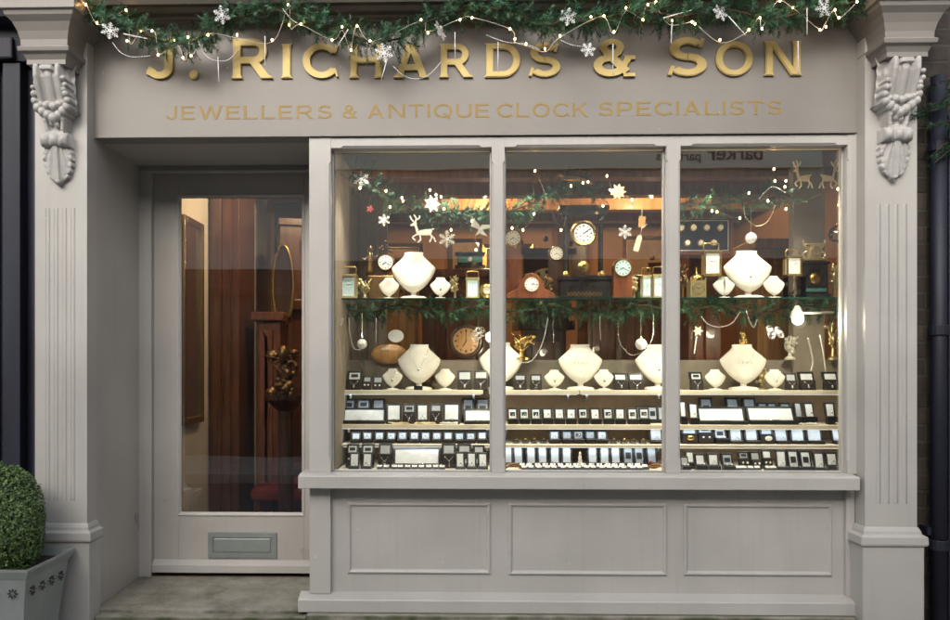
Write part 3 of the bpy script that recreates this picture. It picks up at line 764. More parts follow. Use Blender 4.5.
# boxwood in planter
px0, px1 = X(64, -.12)-.0, None
pw = .40; pcx, pcy = -2.075, -.345
zr_ = .565
plt = thing('planter', 'square galvanised zinc planter with flower-shaped punched holes beside the left pilaster', 'planter', (pcx, pcy, 0))
def sq(h_, z): return [(-h_, -h_, z), (h_, -h_, z), (h_, h_, z), (-h_, h_, z)]
mk('body', loft(NB(), [sq(.135, 0), sq(.14, .1), sq(.15, .25), sq(.165, .4), sq(.182, .52), sq(.184, .52), sq(.17, .52), sq(.16, .49)]), 'galv', plt)
mk('rim', loft(NB(), [sq(.184, .518), sq(.203, .555), sq(.203, zr_), sq(.193, zr_), sq(.18, .53)], cap=False), 'galv', plt)
mk('soil', loft(NB(), [sq(.16, .49), sq(.176, .535)]), 'soil', plt)
def motif(face, s):
    P = []
    for k in range(8):
        a = PI/4*k; d = Vector((math.cos(a), math.sin(a))); n = Vector((-d.y, d.x))
        P.append([d*.006, d*.016+n*.0042, d*.027, d*.016-n*.0042])
    bm = plate(P, .002)
    if face == 'f': m = Matrix.Translation((s, -.1765, .455)) @ Matrix.Scale(.95, 4) @ Matrix.Rotation(math.radians(-7), 4, 'X')
    else: m = Matrix.Translation((.1765, s, .455)) @ Matrix.Rotation(PI/2, 4, 'Z') @ Matrix.Rotation(math.radians(-7), 4, 'X')
    mk('cut_out', xform(bm, m), 'ink', plt)
for s in (-.12, -.04, .04, .12): motif('f', s); motif('r', s)
bx = thing('box_ball', 'clipped green box ball growing in the zinc planter', 'shrub', (pcx, pcy, .5))
rb_ = random.Random(8); bm = NB(); bmi = NB()
ctr = Vector((-.03, 0, .225)); rad = Vector((.172, .18, .285))
lump = [(Vector((rb_.gauss(0, 1), rb_.gauss(0, 1), rb_.gauss(0, 1))).normalized(), rb_.uniform(-.02, .018)) for _ in range(60)]
for i in range(19000):
    d = Vector((rb_.gauss(0, 1), rb_.gauss(0, 1), rb_.gauss(0, 1))).normalized()
    k = 1+sum(a*max(0, d.dot(l_))**18 for l_, a in lump)*2.2
    r_ = k*(1-rb_.random()**2*.34)+(.05*rb_.random() if rb_.random() < .05 else 0)
    sq_ = 1 if d.z > 0 else 1/math.sqrt(max(.3, 1-.62*d.z*d.z))
    p = ctr+Vector((d.x*rad.x*sq_, d.y*rad.y*sq_, d.z*rad.z))*r_
    if p.z < .0: continue
    nrm = (d+Vector((rb_.uniform(-1, 1), rb_.uniform(-1, 1), rb_.uniform(-.6, 1)))*.8).normalized()
    x, y = frame_axes(nrm); a = rb_.uniform(0, 2*PI); e = x*math.cos(a)+y*math.sin(a); f_ = nrm.cross(e); l = rb_.uniform(.0055, .0095)
    bm.faces.new([bm.verts.new(p+q) for q in (-e*l, -e*l*.2+f_*l*.5, e*l, -e*l*.2-f_*l*.5)])
mk('foliage', bm, 'box', bx)
bm = NB()
for i in range(70):
    d = Vector((rb_.gauss(0, 1), rb_.gauss(0, 1), abs(rb_.gauss(0, 1))*.7)).normalized()
    tube(bm, [(0, 0, 0), d*.1+Vector((0, 0, .08)), ctr*.7+Vector((d.x*.14, d.y*.14, d.z*.17))], [.006, .003, .001], 4)
mk('stem', bm, 'twig', bx)
# conifer boughs at right edge
t = thing('conifer', 'dark conifer boughs hanging in front of the brick wall at the right edge', 'conifer', at(960, 110, -.15))
bmn, bmt = NB(), NB(); rc = random.Random(12)
for i in range(26):
    a = Vector((rc.uniform(-.02, .2), rc.uniform(-.05, .1), rc.uniform(-.13, .22)))
    e = a+Vector((-rc.uniform(.08, .2), rc.uniform(-.08, .08), -rc.uniform(.02, .13)))
    tube(bmt, [a, (a+e)/2+Vector((0, 0, .01)), e], [.004, .003, .0015], 4)
    for k in range(12):
        p = a.lerp(e, rc.random()); needles(bmn, p, (e-a)+Vector((0, rc.uniform(-.15, .15), rc.uniform(-.15, .05))), 16, .03, .0024, rc)
tube(bmt, [(.25, .05, -3.0), (.24, .05, .5)], [.05, .03], 8)
mk('trunk', bmt, 'twig', t); mk('needles', bmn, 'firdark', t)

# ================================================================== WINDOW DISPLAY
# lamps in the head of the window
for i, u in enumerate((375, 450, 540, 625, 715, 805)):
    p = at(u, 152, .10); p.z = zf-.012
    t = thing('spotlight', f'small recessed spotlight in the window head, {["first","second","third","fourth","fifth","sixth"][i]} from the left', 'spotlight', p, group='spotlights in the window head')
    mk('housing', tube(NB(), [(0, 0, .012), (0, .01, -.03)], .018, 12), 'black', t)
    mk('lens', tube(NB(), [(0, .0101, -.0302), (0, .0105, -.0318)], .014, 12), 'lampglow', t)
    ld = bpy.data.lights.new('spot', 'SPOT'); ld.energy = 25; ld.color = (1, .87, .70); ld.spot_size = math.radians(88); ld.spot_blend = .8; ld.shadow_soft_size = .03
    l = bpy.data.objects.new('spotlight_beam', ld); COL.objects.link(l); l.parent = t; l.location = (0, .012, -.036); l.rotation_euler = (math.radians(11), 0, 0)
# shop ceiling lamps
for i, (x, y, e) in enumerate(((-.85, .86, 19), (.2, 2.3, 15), (1.5, 2.2, 15))):
    t = thing('ceiling_lamp', f'round warm ceiling lamp deep inside the shop, {["over the longcase clocks","behind the middle pane","behind the right pane"][i]}', 'lamp', (x, y, 2.859))
    mk('shade', lathe(NB(), [(.02, 0), (.06, -.01), (.07, -.04), (.05, -.05)], 20), 'shadeglow', t)
    ld = bpy.data.lights.new('lamp', 'POINT'); ld.energy = e; ld.color = (1, .72, .45); ld.shadow_soft_size = .022
    l = bpy.data.objects.new('lamp_light', ld); COL.objects.link(l); l.parent = t; l.location = (0, 0, -.085)

# shelves
YA_, YB_, YC_ = .38, .30, .255
SH = {'A': Z(390.2, YA_), 'B': Z(424.6, YB_), 'C': Z(444.4, YC_), 'D': Z(470.5, .10)}
XWL, XWR = xx+.014, 2.22
XWL2 = XWL+.002
def shelf(x0, x1, z, label, th=.022, y0=.27, y1=.5595, m='shelf'):
    c = (x0+x1)/2
    t = thing('display_shelf', label, 'shelf', (c, 0, z), group='white shelves in the window')
    mk('board', B(x0-c, x1-c, y0, y1, -th, 0), m, t, bevel=.002)
    mk('led_strip', B(x0-c+.01, x1-c-.01, y0+.005, y0+.012, -th-.003, -th-.0005), 'led', t)  # added glowing strip and area light to brighten the boxes below
    al = bpy.data.lights.new('led', 'AREA'); al.shape = 'RECTANGLE'; al.size = (x1-x0)-.03; al.size_y = .012; al.energy = .25*(x1-x0); al.color = (.78, .89, 1)
    ao = bpy.data.objects.new('led_light', al); COL.objects.link(ao); ao.parent = t; ao.location = (0, y0+.004, -th-.005); ao.rotation_euler = (math.radians(28), 0, 0)
    for x in (x0-c+.05, x1-c-.05): mk('bracket', B(x-.006, x+.006, y0+.08, y1-.002, -th-.03, -th), 'silver', t)
shelf(X(339.5, YA_), X(483, YA_), SH['A'], 'short cream top shelf carrying busts behind the left pane', y0=YA_)
shelf(X(489, YA_), X(579.2, YA_), SH['A'], 'cream top shelf behind the left half of the middle pane', y0=YA_)
shelf(X(580.2, YA_), X(672, YA_), SH['A'], 'cream top shelf behind the right half of the middle pane', y0=YA_)
shelf(X(674, YA_), XWR, SH['A'], 'cream top shelf carrying busts behind the right pane', y0=YA_)
shelf(X(337.5, YB_), X(497, YB_), SH['B'], 'cream second shelf carrying bracelet boxes behind the left pane', y0=YB_)
shelf(X(497.5, YB_), X(672, YB_), SH['B'], 'cream second shelf lined with ring boxes behind the middle pane', y0=YB_)
shelf(X(672.5, YB_), XWR, SH['B'], 'cream second shelf carrying two long boxes behind the right pane', y0=YB_)
shelf(XWL2, X(497, YC_), SH['C'], 'cream third shelf with a row of ring boxes behind the left pane', .014, y0=YC_)
shelf(X(497.5, YC_), X(672, YC_), SH['C'], 'cream third shelf with loose rings behind the middle pane', .014, y0=YC_)
shelf(X(672.5, YC_), XWR, SH['C'], 'cream third shelf with tall brooch boxes behind the right pane', .016, y0=YC_)
tag(mk('window_bed', B(XWL2, XWR, .071, .559, SH['D']-.03, SH['D']), 'shelf'), 'cream flat window bed under the lowest rows of jewellery boxes', 'display bed')
bm = NB()
for x0, x1 in ((X(345, .55), X(497, .55)), (X(505, .55), X(665, .55)), (X(680, .55), X(826, .55))): pass
bkA = mk('tan_lining', B(X(347, .55), XWR-.001, .548, .559, SH['D']+.002, SH['A']-.03), 'tan', shop)
tag(mk('backdrop_card', loft(NB(), [[(X(547, .45), .39, SH['C']+.001), (X(607, .45), .39, SH['C']+.001), (X(607, .45), .395, SH['C']+.001), (X(547, .45), .395, SH['C']+.001)], [(X(551, .45), .41, SH['B']-.024), (X(604, .45), .41, SH['B']-.024), (X(604, .45), .415, SH['B']-.024), (X(551, .45), .415, SH['B']-.024)]]), 'greyboard'), 'dark grey card standing behind five ring boxes, middle pane', 'card')

ORD = ['first','second','third','fourth','fifth','sixth','seventh','eighth','ninth','tenth','eleventh','twelfth','thirteenth','fourteenth','fifteenth','sixteenth','seventeenth','eighteenth','nineteenth','twentieth']
ROW = {'A': 'on the top shelf', 'B': 'on the second shelf', 'Bb': 'in the second shelf\'s back row', 'C': 'on the third shelf', 'E': 'in the bed\'s back row', 'F': 'in the bed\'s front row'}
YR = {'A': .43, 'B': .35, 'Bb': .45, 'C': .315, 'E': .20, 'F': .12}
ZR = {'A': 'A', 'B': 'B', 'Bb': 'B', 'C': 'C', 'E': 'D', 'F': 'D'}
counts = {}
def ring_bm(r=.009, stone=.0035, tilt=0):
    bm = NB(); tube(bm, [(r*math.cos(a), 0, r*math.sin(a)) for a in [2*PI*k/14 for k in range(14)]], .0011, 5, closed=True)
    lathe(bm, [(.0003, r+stone*1.4), (stone*.8, r+stone*1.2), (stone, r+stone*.7), (.0006, r-.0005)], 8); return bm
def pendant_bm(w_, h_, kind=0):
    bm = tube(NB(), [(-w_, 0, h_), (-w_*.55, 0, h_*.45), (0, 0, 0), (w_*.55, 0, h_*.45), (w_, 0, h_)], .0011, 5)
    if kind == 0: ball(bm, (0, -.001, -.007), .007, 8, (1, .4, 1.2))
    elif kind == 1: tube(bm, [(0, 0, 0), (0, 0, -h_*.9)], .0016, 6); ball(bm, (0, 0, -h_*.9), .0035, 6)
    elif kind == 2:
        for k in range(3): tube(bm, [(.007*math.cos(a), 0, -.006-k*.013+.007*math.sin(a)) for a in [2*PI*i/12 for i in range(12)]], .0013, 5, closed=True)
    return bm
def jbox(pane, row, u0, u1, v0, kind='ring', jewel='ring', lid='satin', pr=False, dy=0):
    Y = YR[row]+dy; z = SH[ZR[row]]; key = (pane, row); counts[key] = counts.get(key, 0)+1
    n = ORD[counts[key]-1]; where = f'{n} from left {ROW[row]}, {pane} pane'
    um = (u0+u1)/2; p = at(um, 400, Y); s = S(Y)
    W = (u1-u0)/s; Hh = at(um, v0, Y).z-z
    look = {'ring': 'black ring box, pale satin lid', 'pendant': 'black pendant box, satin-lined lid', 'wide': 'long black bracelet box, white lid', 'tall': 'black box, tall satin lid'}[kind]
    rz = math.radians(R.uniform(-5, 5)) - (p.x*.03)
    t = thing('jewellery_box', f'{look}, {where}', 'box', (p.x, Y, z+.0004), rz, 'jewellery boxes in the window')
    d = {'ring': .045, 'pendant': .03, 'wide': .055, 'tall': .04}[kind]
    fb = {'ring': .30, 'pendant': .58, 'wide': .2, 'tall': .16}[kind]*R.uniform(.92, 1.12)*(1.12 if kind in ('ring', 'tall') else 1)
    if kind == 'pendant' and jewel == 'long': fb = .6
    hb = Hh*fb; lean = (Hh-hb)*(.36 if kind != 'wide' else .55)
    if kind == 'pendant':
        loft_b = [[(-W/2, -d/2, 0), (W/2, -d/2, 0), (W/2, d/2, 0), (-W/2, d/2, 0)], [(-W/2, -d/2+.012, hb), (W/2, -d/2+.012, hb), (W/2, d/2, hb), (-W/2, d/2, hb)]]
        mk('base', loft(NB(), loft_b), 'black', t, bevel=.0012, seg=1)
        bmp = loft(NB(), [[(-W/2+.004, -d/2-.0012, .005), (W/2-.004, -d/2-.0012, .005), (W/2-.004, -d/2, .005), (-W/2+.004, -d/2, .005)], [(-W/2+.004, -d/2+.0095, hb-.004), (W/2-.004, -d/2+.0095, hb-.004), (W/2-.004, -d/2+.0105, hb-.004), (-W/2+.004, -d/2+.0105, hb-.004)]])
        mk('pad', bmp, 'darkpad', t)
    else:
        mk('base', B(-W/2, W/2, -d/2, d/2, 0, hb), 'black', t, bevel=.0014, seg=1)
        mk('pad', B(-W/2+.004, W/2-.004, -d/2+.004, d/2-.006, hb, hb+.002), 'darkpad', t)
    # lid: tray leaning back, lining sunk in it
    def slab(x0, x1, z0, z1, y_f, y_b):
        def yy(z_): return lean*(z_-hb)/max(.01, Hh-hb)
        return loft(NB(), [[(x0, d/2+y_f+yy(z0), z0), (x1, d/2+y_f+yy(z0), z0), (x1, d/2+y_b+yy(z0), z0), (x0, d/2+y_b+yy(z0), z0)], [(x0, d/2+y_f+yy(z1), z1), (x1, d/2+y_f+yy(z1), z1), (x1, d/2+y_b+yy(z1), z1), (x0, d/2+y_b+yy(z1), z1)]])
    bd = min(.011, W*.17)
    lidp = mk('lid', slab(-W/2, W/2, hb, Hh, -.006, .012), 'black', t, bevel=.0014, seg=1)
    mk('lining', slab(-W/2+bd, W/2-bd, hb+.001, Hh-bd, -.0078, -.0062), lid, lidp)
    if pr:
        zz = hb+(Hh-hb)*.25; z2 = hb+(Hh-hb)*.62
        mk('printed_mark', slab(-W*.24, W*.24, zz, z2, -.0092, -.0079), 'ink', lidp)
    # the jewel in it
    jw = {'ring': 'silver ring', 'gold': 'gold ring', 'pendant': 'silver pendant', 'long': 'silver drop pendant', 'links': 'silver link pendant', 'ear': 'pearl earring', 'brooch': 'oval gold brooch', 'cameo': 'oval white brooch', 'bangle': 'silver bangle', 'pin': 'slim silver watch'}.get(jewel)
    rot = Matrix.Rotation(rz, 4, 'Z')
    def J(bm, m, off, lab, cat, **k):
        q = rot @ Vector(off)
        o = solo(cat.replace(' ', '_'), bm, m, lab.replace(' in the box ', ' in box '), cat, (p.x+q.x, Y+q.y, z+q.z), 'jewels shown in the window boxes', **k); o.rotation_euler = (0, 0, rz); return o
    lb = f'{jw} in the box {where}' if jw else ''
    if jewel in ('ring', 'gold'):
        J(ring_bm(min(.011, W*.2), .005), 'silver' if jewel == 'ring' else 'brass', (0, -.006, hb+.009), lb, 'ring', smooth=True)
    elif jewel in ('pendant', 'long', 'links'):
        J(pendant_bm(W*.3, hb*.36, {'pendant': 0, 'long': 1, 'links': 2}[jewel]), 'silver' if jewel != 'pendant' or R.random() < .7 else 'palebrass', (0, -d/2-.0022 if kind == 'pendant' else 0, hb*.5), lb, 'pendant', smooth=True)
    elif jewel == 'ear':
        for s_ in (-1, 1): J(ball(NB(), (0, 0, 0), .0055, 8), 'dial', (s_*W*.2, -d/2-.004 if kind == 'pendant' else -d*.3, hb*.62 if kind == 'pendant' else hb+.0075), lb, 'earring', smooth=True)
    elif jewel in ('brooch', 'cameo'):
        J(ball(NB(), (0, 0, 0), .016, 12, (1.2, .35, .8)), 'brass' if jewel == 'brooch' else 'dial', (.002, -d/2-.003, hb*.6), lb, 'brooch', smooth=True)
    elif jewel in ('bangle', 'pin'):
        J(tube(NB(), [(W*.14*math.cos(a), .012*math.sin(a), 0) for a in [2*PI*k/20 for k in range(20)]], .0022, 5, closed=True), 'silver', (0, -.004, hb+.0045), lb, 'bangle', smooth=True)
    return t
L_, C_, R_ = 'left', 'middle', 'right'
# --- top shelf
for a in [(L_,347,361.5,371,'pendant','pendant','satin',True),(L_,362.5,371.5,376,'pendant','ear','satin2',False),(L_,372.5,383,376,'pendant','ear','satin2',False),(L_,457.5,472,370.5,'pendant','pendant','satin2',False),(L_,473.7,488,370.5,'pendant','long','satin2',False),
          (C_,514,526.5,374,'pendant','pendant','satin2',False),(C_,530,542,374,'pendant','links','satin2',False),(C_,614,627.6,373,'pendant','pendant','satin',False),(C_,629,643.7,373,'pendant','long','satin',False),
          (R_,690.5,703,372,'pendant','long','satin',True),(R_,786,797,373,'pendant','pendant','satin2',False),(R_,800,815,372,'pendant','pendant','satin',False),(R_,824,838.5,372,'pendant','pendant','satin',False)]:
    jbox(a[0], 'A', a[1], a[2], a[3], a[4], a[5], a[6], a[7])
# --- second shelf
for a in [(L_,'Bb',342,355,399,'pendant','pendant','satin2',True),(L_,'Bb',356.5,370,399,'pendant','ear','satin2',True),(L_,'Bb',371,384,399,'tall','','satin2',False),
          (L_,'B',342,385,408.5,'wide','bangle','satin',False),(L_,'B',386,401.5,404,'tall','bangle','satin',False),(L_,'B',402.6,415.6,404,'pendant','pendant','satin2',True),(L_,'B',416.3,429,404,'tall','ring','satin',False),
          (L_,'B',429.7,442,404,'pendant','pendant','satin2',False),(L_,'B',443,460,403.5,'tall','bangle','satin',False),(L_,'Bb',461.5,474,398.5,'tall','','satin2',True),(L_,'Bb',475.5,489,398.5,'tall','','satin2',True),(L_,'B',464,492,409.5,'wide','bangle','satin',False)]:
    jbox(a[0], a[1], a[2], a[3], a[4], a[5], a[6], a[7], a[8])
for i, c in enumerate((513,524.7,536.3,548,559.8,571.3,583.6,596,608.6,620.4,633,644.6)):
    jbox(C_, 'B', c-5.2, c+5.2, 408.3, 'ring', 'ring', 'satin', i in (0, 1, 2, 6, 8, 10, 11))
for c in (642, 653.5, 663): jbox(C_, 'Bb', c-5, c+5, 406.5, 'tall', '', 'satin', c == 653.5)
for a in [('Bb',701.5,714.4,398,'tall','','satin2',True),('Bb',728.6,741.5,398,'tall','','satin2',False),('Bb',745,757.6,398,'tall','','satin2',False),('Bb',760,769,403,'tall','','satin2',False),('Bb',770.5,779.5,403,'tall','','satin2',False),('Bb',782,792,403,'tall','','satin2',False),
          ('B',681,687,402,'ring','pendant','satin',False),('B',690,699,403.5,'ring','ring','satin',False),('B',699.8,746,407.5,'wide','bangle','satin',False),('B',750,796,407,'wide','bangle','satin',False),('B',797,804,403,'ring','ring','satin2',False),('B',806.5,816,403,'ring','ring','satin',False),('B',827,836.5,403,'ring','ring','satin',False)]:
    jbox(R_, *a)
# --- third shelf
for i, c in enumerate((355.7,366.9,379,390.7,402.3,414,425.4,436.7,448,459.5,470.5,482.2,493.2)):
    jbox(L_, 'C', c-5, c+5, 432+R.uniform(-.5, .5), 'ring', R.choice(['ring','ring','ear']), 'satin')
for c in (554.7,567.5,578.9,591,602.4): jbox(C_, 'C', c-5.3, c+5.3, 430.7, 'ring', 'ring', 'satin2' if c in (567.5, 578.9, 591) else 'satin', c == 578.9)
jbox(C_, 'C', 650, 663.5, 427.5, 'tall', 'ring', 'satin')
for a in [(682,697,426.5,'pendant','brooch','satin2',False),(698,713,426.5,'pendant','ear','satin2',True),(715,728,428,'ring','ear','satin',True),(730,743.5,428,'tall','ring','satin',False),(745.5,759.5,427,'tall','bangle','satin',False),(760.6,773.5,427,'pendant','cameo','satin2',False),(775.5,790,427,'tall','ring','satin',False),(791.6,806,427,'tall','bangle','satin',False),(808,823.5,427,'tall','bangle','satin',False),(834,842,427,'tall','','satin',False)]:
    jbox(R_, 'C', *a)
# --- window bed
for a in [('E',346,358,444.5,'pendant','ear','satin',True),('E',361,374,444.5,'pendant','pendant','satin',True),('E',378,391.5,444,'pendant','links','satin2',False),('E',393,440.5,449,'wide','bangle','satin',False),('E',442,456,444,'pendant','long','satin2',False),('E',457.6,471.5,445,'tall','','satin2',True),('E',473.7,485.5,446,'tall','','satin2',True),
          ('F',348.7,359,453.3,'tall','ring','satin',False),('F',361.2,371.6,453.3,'tall','ring','satin',False),('F',455.7,465.3,453,'tall','ring','satin',False),('F',466.8,476.6,453,'tall','ring','satin',False),('F',478,488,453.5,'tall','ring','satin',False)]:
    jbox(L_, *a)
for i, c in enumerate((508,519,531.5,543.3,555,567,593,605,616.5,629,640.5,653)):
    jbox(C_, 'E', c-5.4, c+5.4, 446.7, 'tall', '', 'satin2' if c in (629, 640.5, 653) else 'satin', c in (629, 640.5), dy=.05)
for a in [('E',687,695.5,452,'ring','','satin',False),('E',739,749.5,452,'pendant','ear','satin2',True),('E',751,761,452,'pendant','ear','satin2',False),('E',762.6,772,450.5,'pendant','ear','satin',False),
          ('F',681.5,690,457,'ring','ear','satin2',False),('F',696,706.7,454.5,'ring','ear','satin',False),('F',708.6,720,454,'ring','ring','satin',False),('F',723,734.5,454,'ring','ear','satin2',True),('F',777.4,788,451,'tall','ring','satin',False),('F',789.7,800.8,451,'tall','ring','satin',True),('F',802.2,813.7,451.5,'tall','ring','satin',True),('F',815.5,826,453,'tall','ring','satin',False),('F',827.7,839,453,'ring','ring','satin',False)]:
    jbox(R_, *a)

# ring stands with tagged rings
def ring_stand(u, Y, z, label, rlabel, gold=False, tagw=.026):
    p = at(u, 460, Y)
    t = thing('ring_stand', label, 'ring stand', (p.x, Y, z+.0004), math.radians(R.uniform(-8, 8)), 'black ring stands in the window')
    mk('base', prism(NB(), [(-.017, 0), (.015, 0), (.012, .017), (-.010, .010)], -.016, .016), 'black', t)
    if tagw: mk('price_tag', xform(B(-tagw/2, tagw/2, -.007, .007, 0, .0016), Matrix.Translation((R.uniform(-.003, .003), .002, .021)) @ Matrix.Rotation(.65, 4, 'X')), 'dial', t)
    o = solo('ring', ring_bm(.0085, .004), 'brass' if gold else 'silver', rlabel, 'ring', (p.x+.002, Y-.008, z+.0165), 'rings on black stands in the window', smooth=True)
for i in range(10):
    ring_stand(380+i*6.9, .105, SH['D'], f'black ring stand with white tag, {ORD[i]} from left in front row, left pane', f'silver ring on the {ORD[i]} black stand from left, left pane front row')
rows3 = [(.19, 522, 16, 'back'), (.145, 526, 16, 'middle'), (.10, 524, 16, 'front')]
for Y, u0, n, nm in rows3:
    for i in range(n):
        u_ = u0+i*7.75+(3.5 if nm == 'middle' else 0)+R.uniform(-.5, .5)
        ring_stand(u_, Y, SH['D'], f'black ring stand with white tag, {ORD[i]} from left in the {nm} ring row, middle pane', f'{"gold" if R.random()<.3 and False else "silver"} ring on {ORD[i]} stand from left in the {nm} ring row, middle pane')
for i, u in enumerate((516, 525.3, 534, 543.4)): ring_stand(u, .31, SH['C'], f'black stand without tag, {ORD[i]} left of the grey card, middle pane', f'gold ring on the {ORD[i]} stand left of the grey card, middle pane', True, 0)
for i, u in enumerate((613.4, 623.8, 633, 642.7)): ring_stand(u, .31, SH['C'], f'black stand without tag, {ORD[i]} right of the grey card, middle pane', f'gold ring on the {ORD[i]} stand right of the grey card, middle pane', True, 0)
for i, u in enumerate((738, 744.5, 751, 757.5, 768, 774)): ring_stand(u, .11, SH['D'], f'black ring stand with white tag, {ORD[i]} from left in front row, right pane', f'silver ring on the {ORD[i]} black stand from left, right pane front row')
# chains heaped on shelf fronts
def heap(u0, u1, Y, z, n, label, m, seed):
    rh = random.Random(seed); a, b = X(u0, Y), X(u1, Y); c = (a+b)/2
    P = [Vector((rh.uniform(a, b)-c, rh.uniform(-.02, .02), rh.uniform(.003, .012))) for _ in range(n)]
    bm = tube(NB(), spline(P, 6), .0018, 5)
    for p in P: ball(bm, p, .0035, 6)
    return solo('chain_necklace', bm, m, label, 'necklace', (c, Y, z), 'loose chains in the window')
heap(387, 412, .318, SH['B'], 26, 'gold chain heaped at the second shelf edge, left pane', 'palebrass', 1)
heap(414, 435, .318, SH['B'], 22, 'gold chain lying under the two white-lidded boxes, left pane', 'palebrass', 2)
heap(440, 459, .318, SH['B'], 22, 'pearl and silver chain heaped beside the right bracelet box, left pane', 'dial', 3)
heap(799, 818, .32, SH['B'], 34, 'pearl chain heaped on the second shelf, right pane', 'dial', 4)
heap(836, 842, .32, SH['B'], 14, 'pearl chain at the far right end of the second shelf', 'dial', 5)
def roll(u, Y, z, label, r, flip=1):
    bm = tube(NB(), [(flip*(-.05+.10*k/10), -.02*math.cos(k/10*PI), .006+.022*math.sin(k/10*PI)) for k in range(11)], .008, 8)
    return solo('bracelet', bm, 'bronze', label, 'bracelet', (X(u, Y), Y, z), smooth=True)
roll(513, .14, SH['D'], 'brown leather bracelet curled at the left end of the ring rows', .03)
roll(657, .13, SH['D'], 'brown and gold bracelet coiled at the right end of the ring rows', .03, -1)
ls = solo('lizard_ornament', xform(ball(ball(ball(NB(), (0, 0, .012), .02, 10, (1.3, .7, .6)), (-.018, -.004, .03), .01, 8), (.02, 0, .022), .009, 8), Matrix.Identity(4)), 'red', 'small red-brown ornament beside coiled bracelet, middle pane', 'ornament', (X(654, .2), .20, SH['D']), smooth=True)
fg = thing('figurine', 'tiny cream figurine in the gap of the tall boxes, middle pane', 'figurine', (X(580, .25), .25, SH['D']))
mk('base', B(-.02, .02, -.015, .015, 0, .008), 'tan', fg)
mk('body', lathe(NB(), [(.012, .008), (.014, .02), (.008, .04), (.01, .055), (.004, .062), (.007, .07), (.003, .08)], 10), 'cream', fg, smooth=True)

# ---- busts
def bust(u, vt, W, Y, z, label, tagc=False, neck=None):
    p = at(u, 380, Y); s = S(Y); w_ = W/s/2; top = at(u, vt, Y).z-z
    t = thing('necklace_bust', label, 'display bust', (p.x, Y, z+.0004), group='cream necklace busts in the window')
    hb = top*.86; z1 = top
    prof = [(0, .42), (.012, .445), (.04, .425), (.08, .44), (.14, .52), (.21, .66), (.28, .80), (.34, .915), (.385, .99), (.41, 1.0), (.44, .99), (.52, .945), (.62, .85), (.70, .755), (.80, .61), (.88, .46), (.95, .28), (1, .1)]
    rings = []
    for q, wd in prof:
        zz = z1-hb*q; n = 26; k = w_*wd; dp = w_*(.20+.06*min(1, q*2.2))*min(1, wd*1.9)
        yo = w_*(.20-.34*q)
        rings.append([(k*math.cos(a), yo+dp*math.sin(a)*(1 if math.sin(a) < 0 else .35), zz) for a in [2*PI*i/n for i in range(n)]])
    mk('bust', loft(NB(), rings), 'cream', t, smooth=True)
    mk('stem', tube(NB(), [(0, 0, .008), (0, .0, top*.24)], w_*.13, 12), 'cream', t)
    mk('foot', lathe(NB(), [(w_*.62, 0), (w_*.62, top*.035), (w_*.5, top*.06), (w_*.16, top*.075)], 24), 'cream', t, bevel=.001)
    if tagc: mk('price_card', B(-w_*.2, w_*.2, -w_*.66, -w_*.63, 0, top*.09), 'ink', t)
    if neck:
        k = w_; bm = tube(NB(), spline([(-k*.44, -k*.07, top-hb*.12), (-k*.3, -k*.22, top-hb*.34), (0, -k*(.33 if neck > 0 else .28), top-hb*(.62 if neck > 0 else .47)), (k*.3, -k*.22, top-hb*.34), (k*.44, -k*.07, top-hb*.12)], 6), .0009, 5)
        if neck > 0: ball(bm, (0, -k*.31, top-hb*.65), .006, 8, (1, .5, 1.3))
        else:
            for a in (-.3, -.12, .06, .24): ball(bm, (k*a, -k*.25, top-hb*.47), .0035, 6)
        solo('necklace', bm, 'silver', f'silver necklace on {label}', 'necklace', (p.x, Y, z), 'necklaces on cream busts', smooth=True)
yA = .40
zG = Z(298.2, .27)+.000
GZ = zG
bust(392.5, 368.5, 20, .435, SH['A'], 'small cream bust left of the big one, top shelf, left pane', neck=1)
bust(419, 344.5, 43, .47, SH['A'], 'large cream bust standing on the top shelf, left pane', True, neck=1)
bust(445, 369, 20, .435, SH['A'], 'small cream bust right of the big one, top shelf, left pane')
bust(501, 342.5, 43.5, .47, SH['A'], 'large cream bust standing half behind the left mullion, top shelf')
bust(554.5, 370, 20, .435, SH['A'], 'small cream bust left of the big one, top shelf, middle pane', neck=1)
bust(580.5, 344.5, 43.5, .47, SH['A'], 'large cream bust standing on the top shelf, middle pane', neck=-1)
bust(604, 369.5, 19.5, .435, SH['A'], 'small cream bust right of the big one, top shelf, middle pane', neck=1)
bust(657.5, 344.5, 43.5, .47, SH['A'], 'large cream bust standing half behind the right mullion, top shelf', neck=1)
bust(715.5, 369.5, 20.5, .435, SH['A'], 'small cream bust left of the big one, top shelf, right pane')
bust(743.5, 344.5, 46, .47, SH['A'], 'large cream bust standing on the top shelf, right pane', neck=-1)
bust(775, 369.5, 20.5, .435, SH['A'], 'small cream bust right of the big one, top shelf, right pane', neck=1)
YG = .36
bust(389, 277.5, 20.5, .33, GZ, 'small cream bust left of the big one, glass shelf, left pane')
bust(413.5, 252, 44, YG, GZ, 'large cream bust standing on the glass shelf, left pane')
bust(440.5, 277.5, 20.5, .33, GZ, 'small cream bust right of the big one, glass shelf, left pane', neck=1)
bust(724, 277, 21.5, .33, GZ, 'small cream bust left of the big one, glass shelf, right pane')
bust(748, 250.5, 47.5, YG, GZ, 'large cream bust standing on the glass shelf, right pane', neck=1)
bust(774, 276, 21.5, .33, GZ, 'small cream bust right of the big one, glass shelf, right pane')

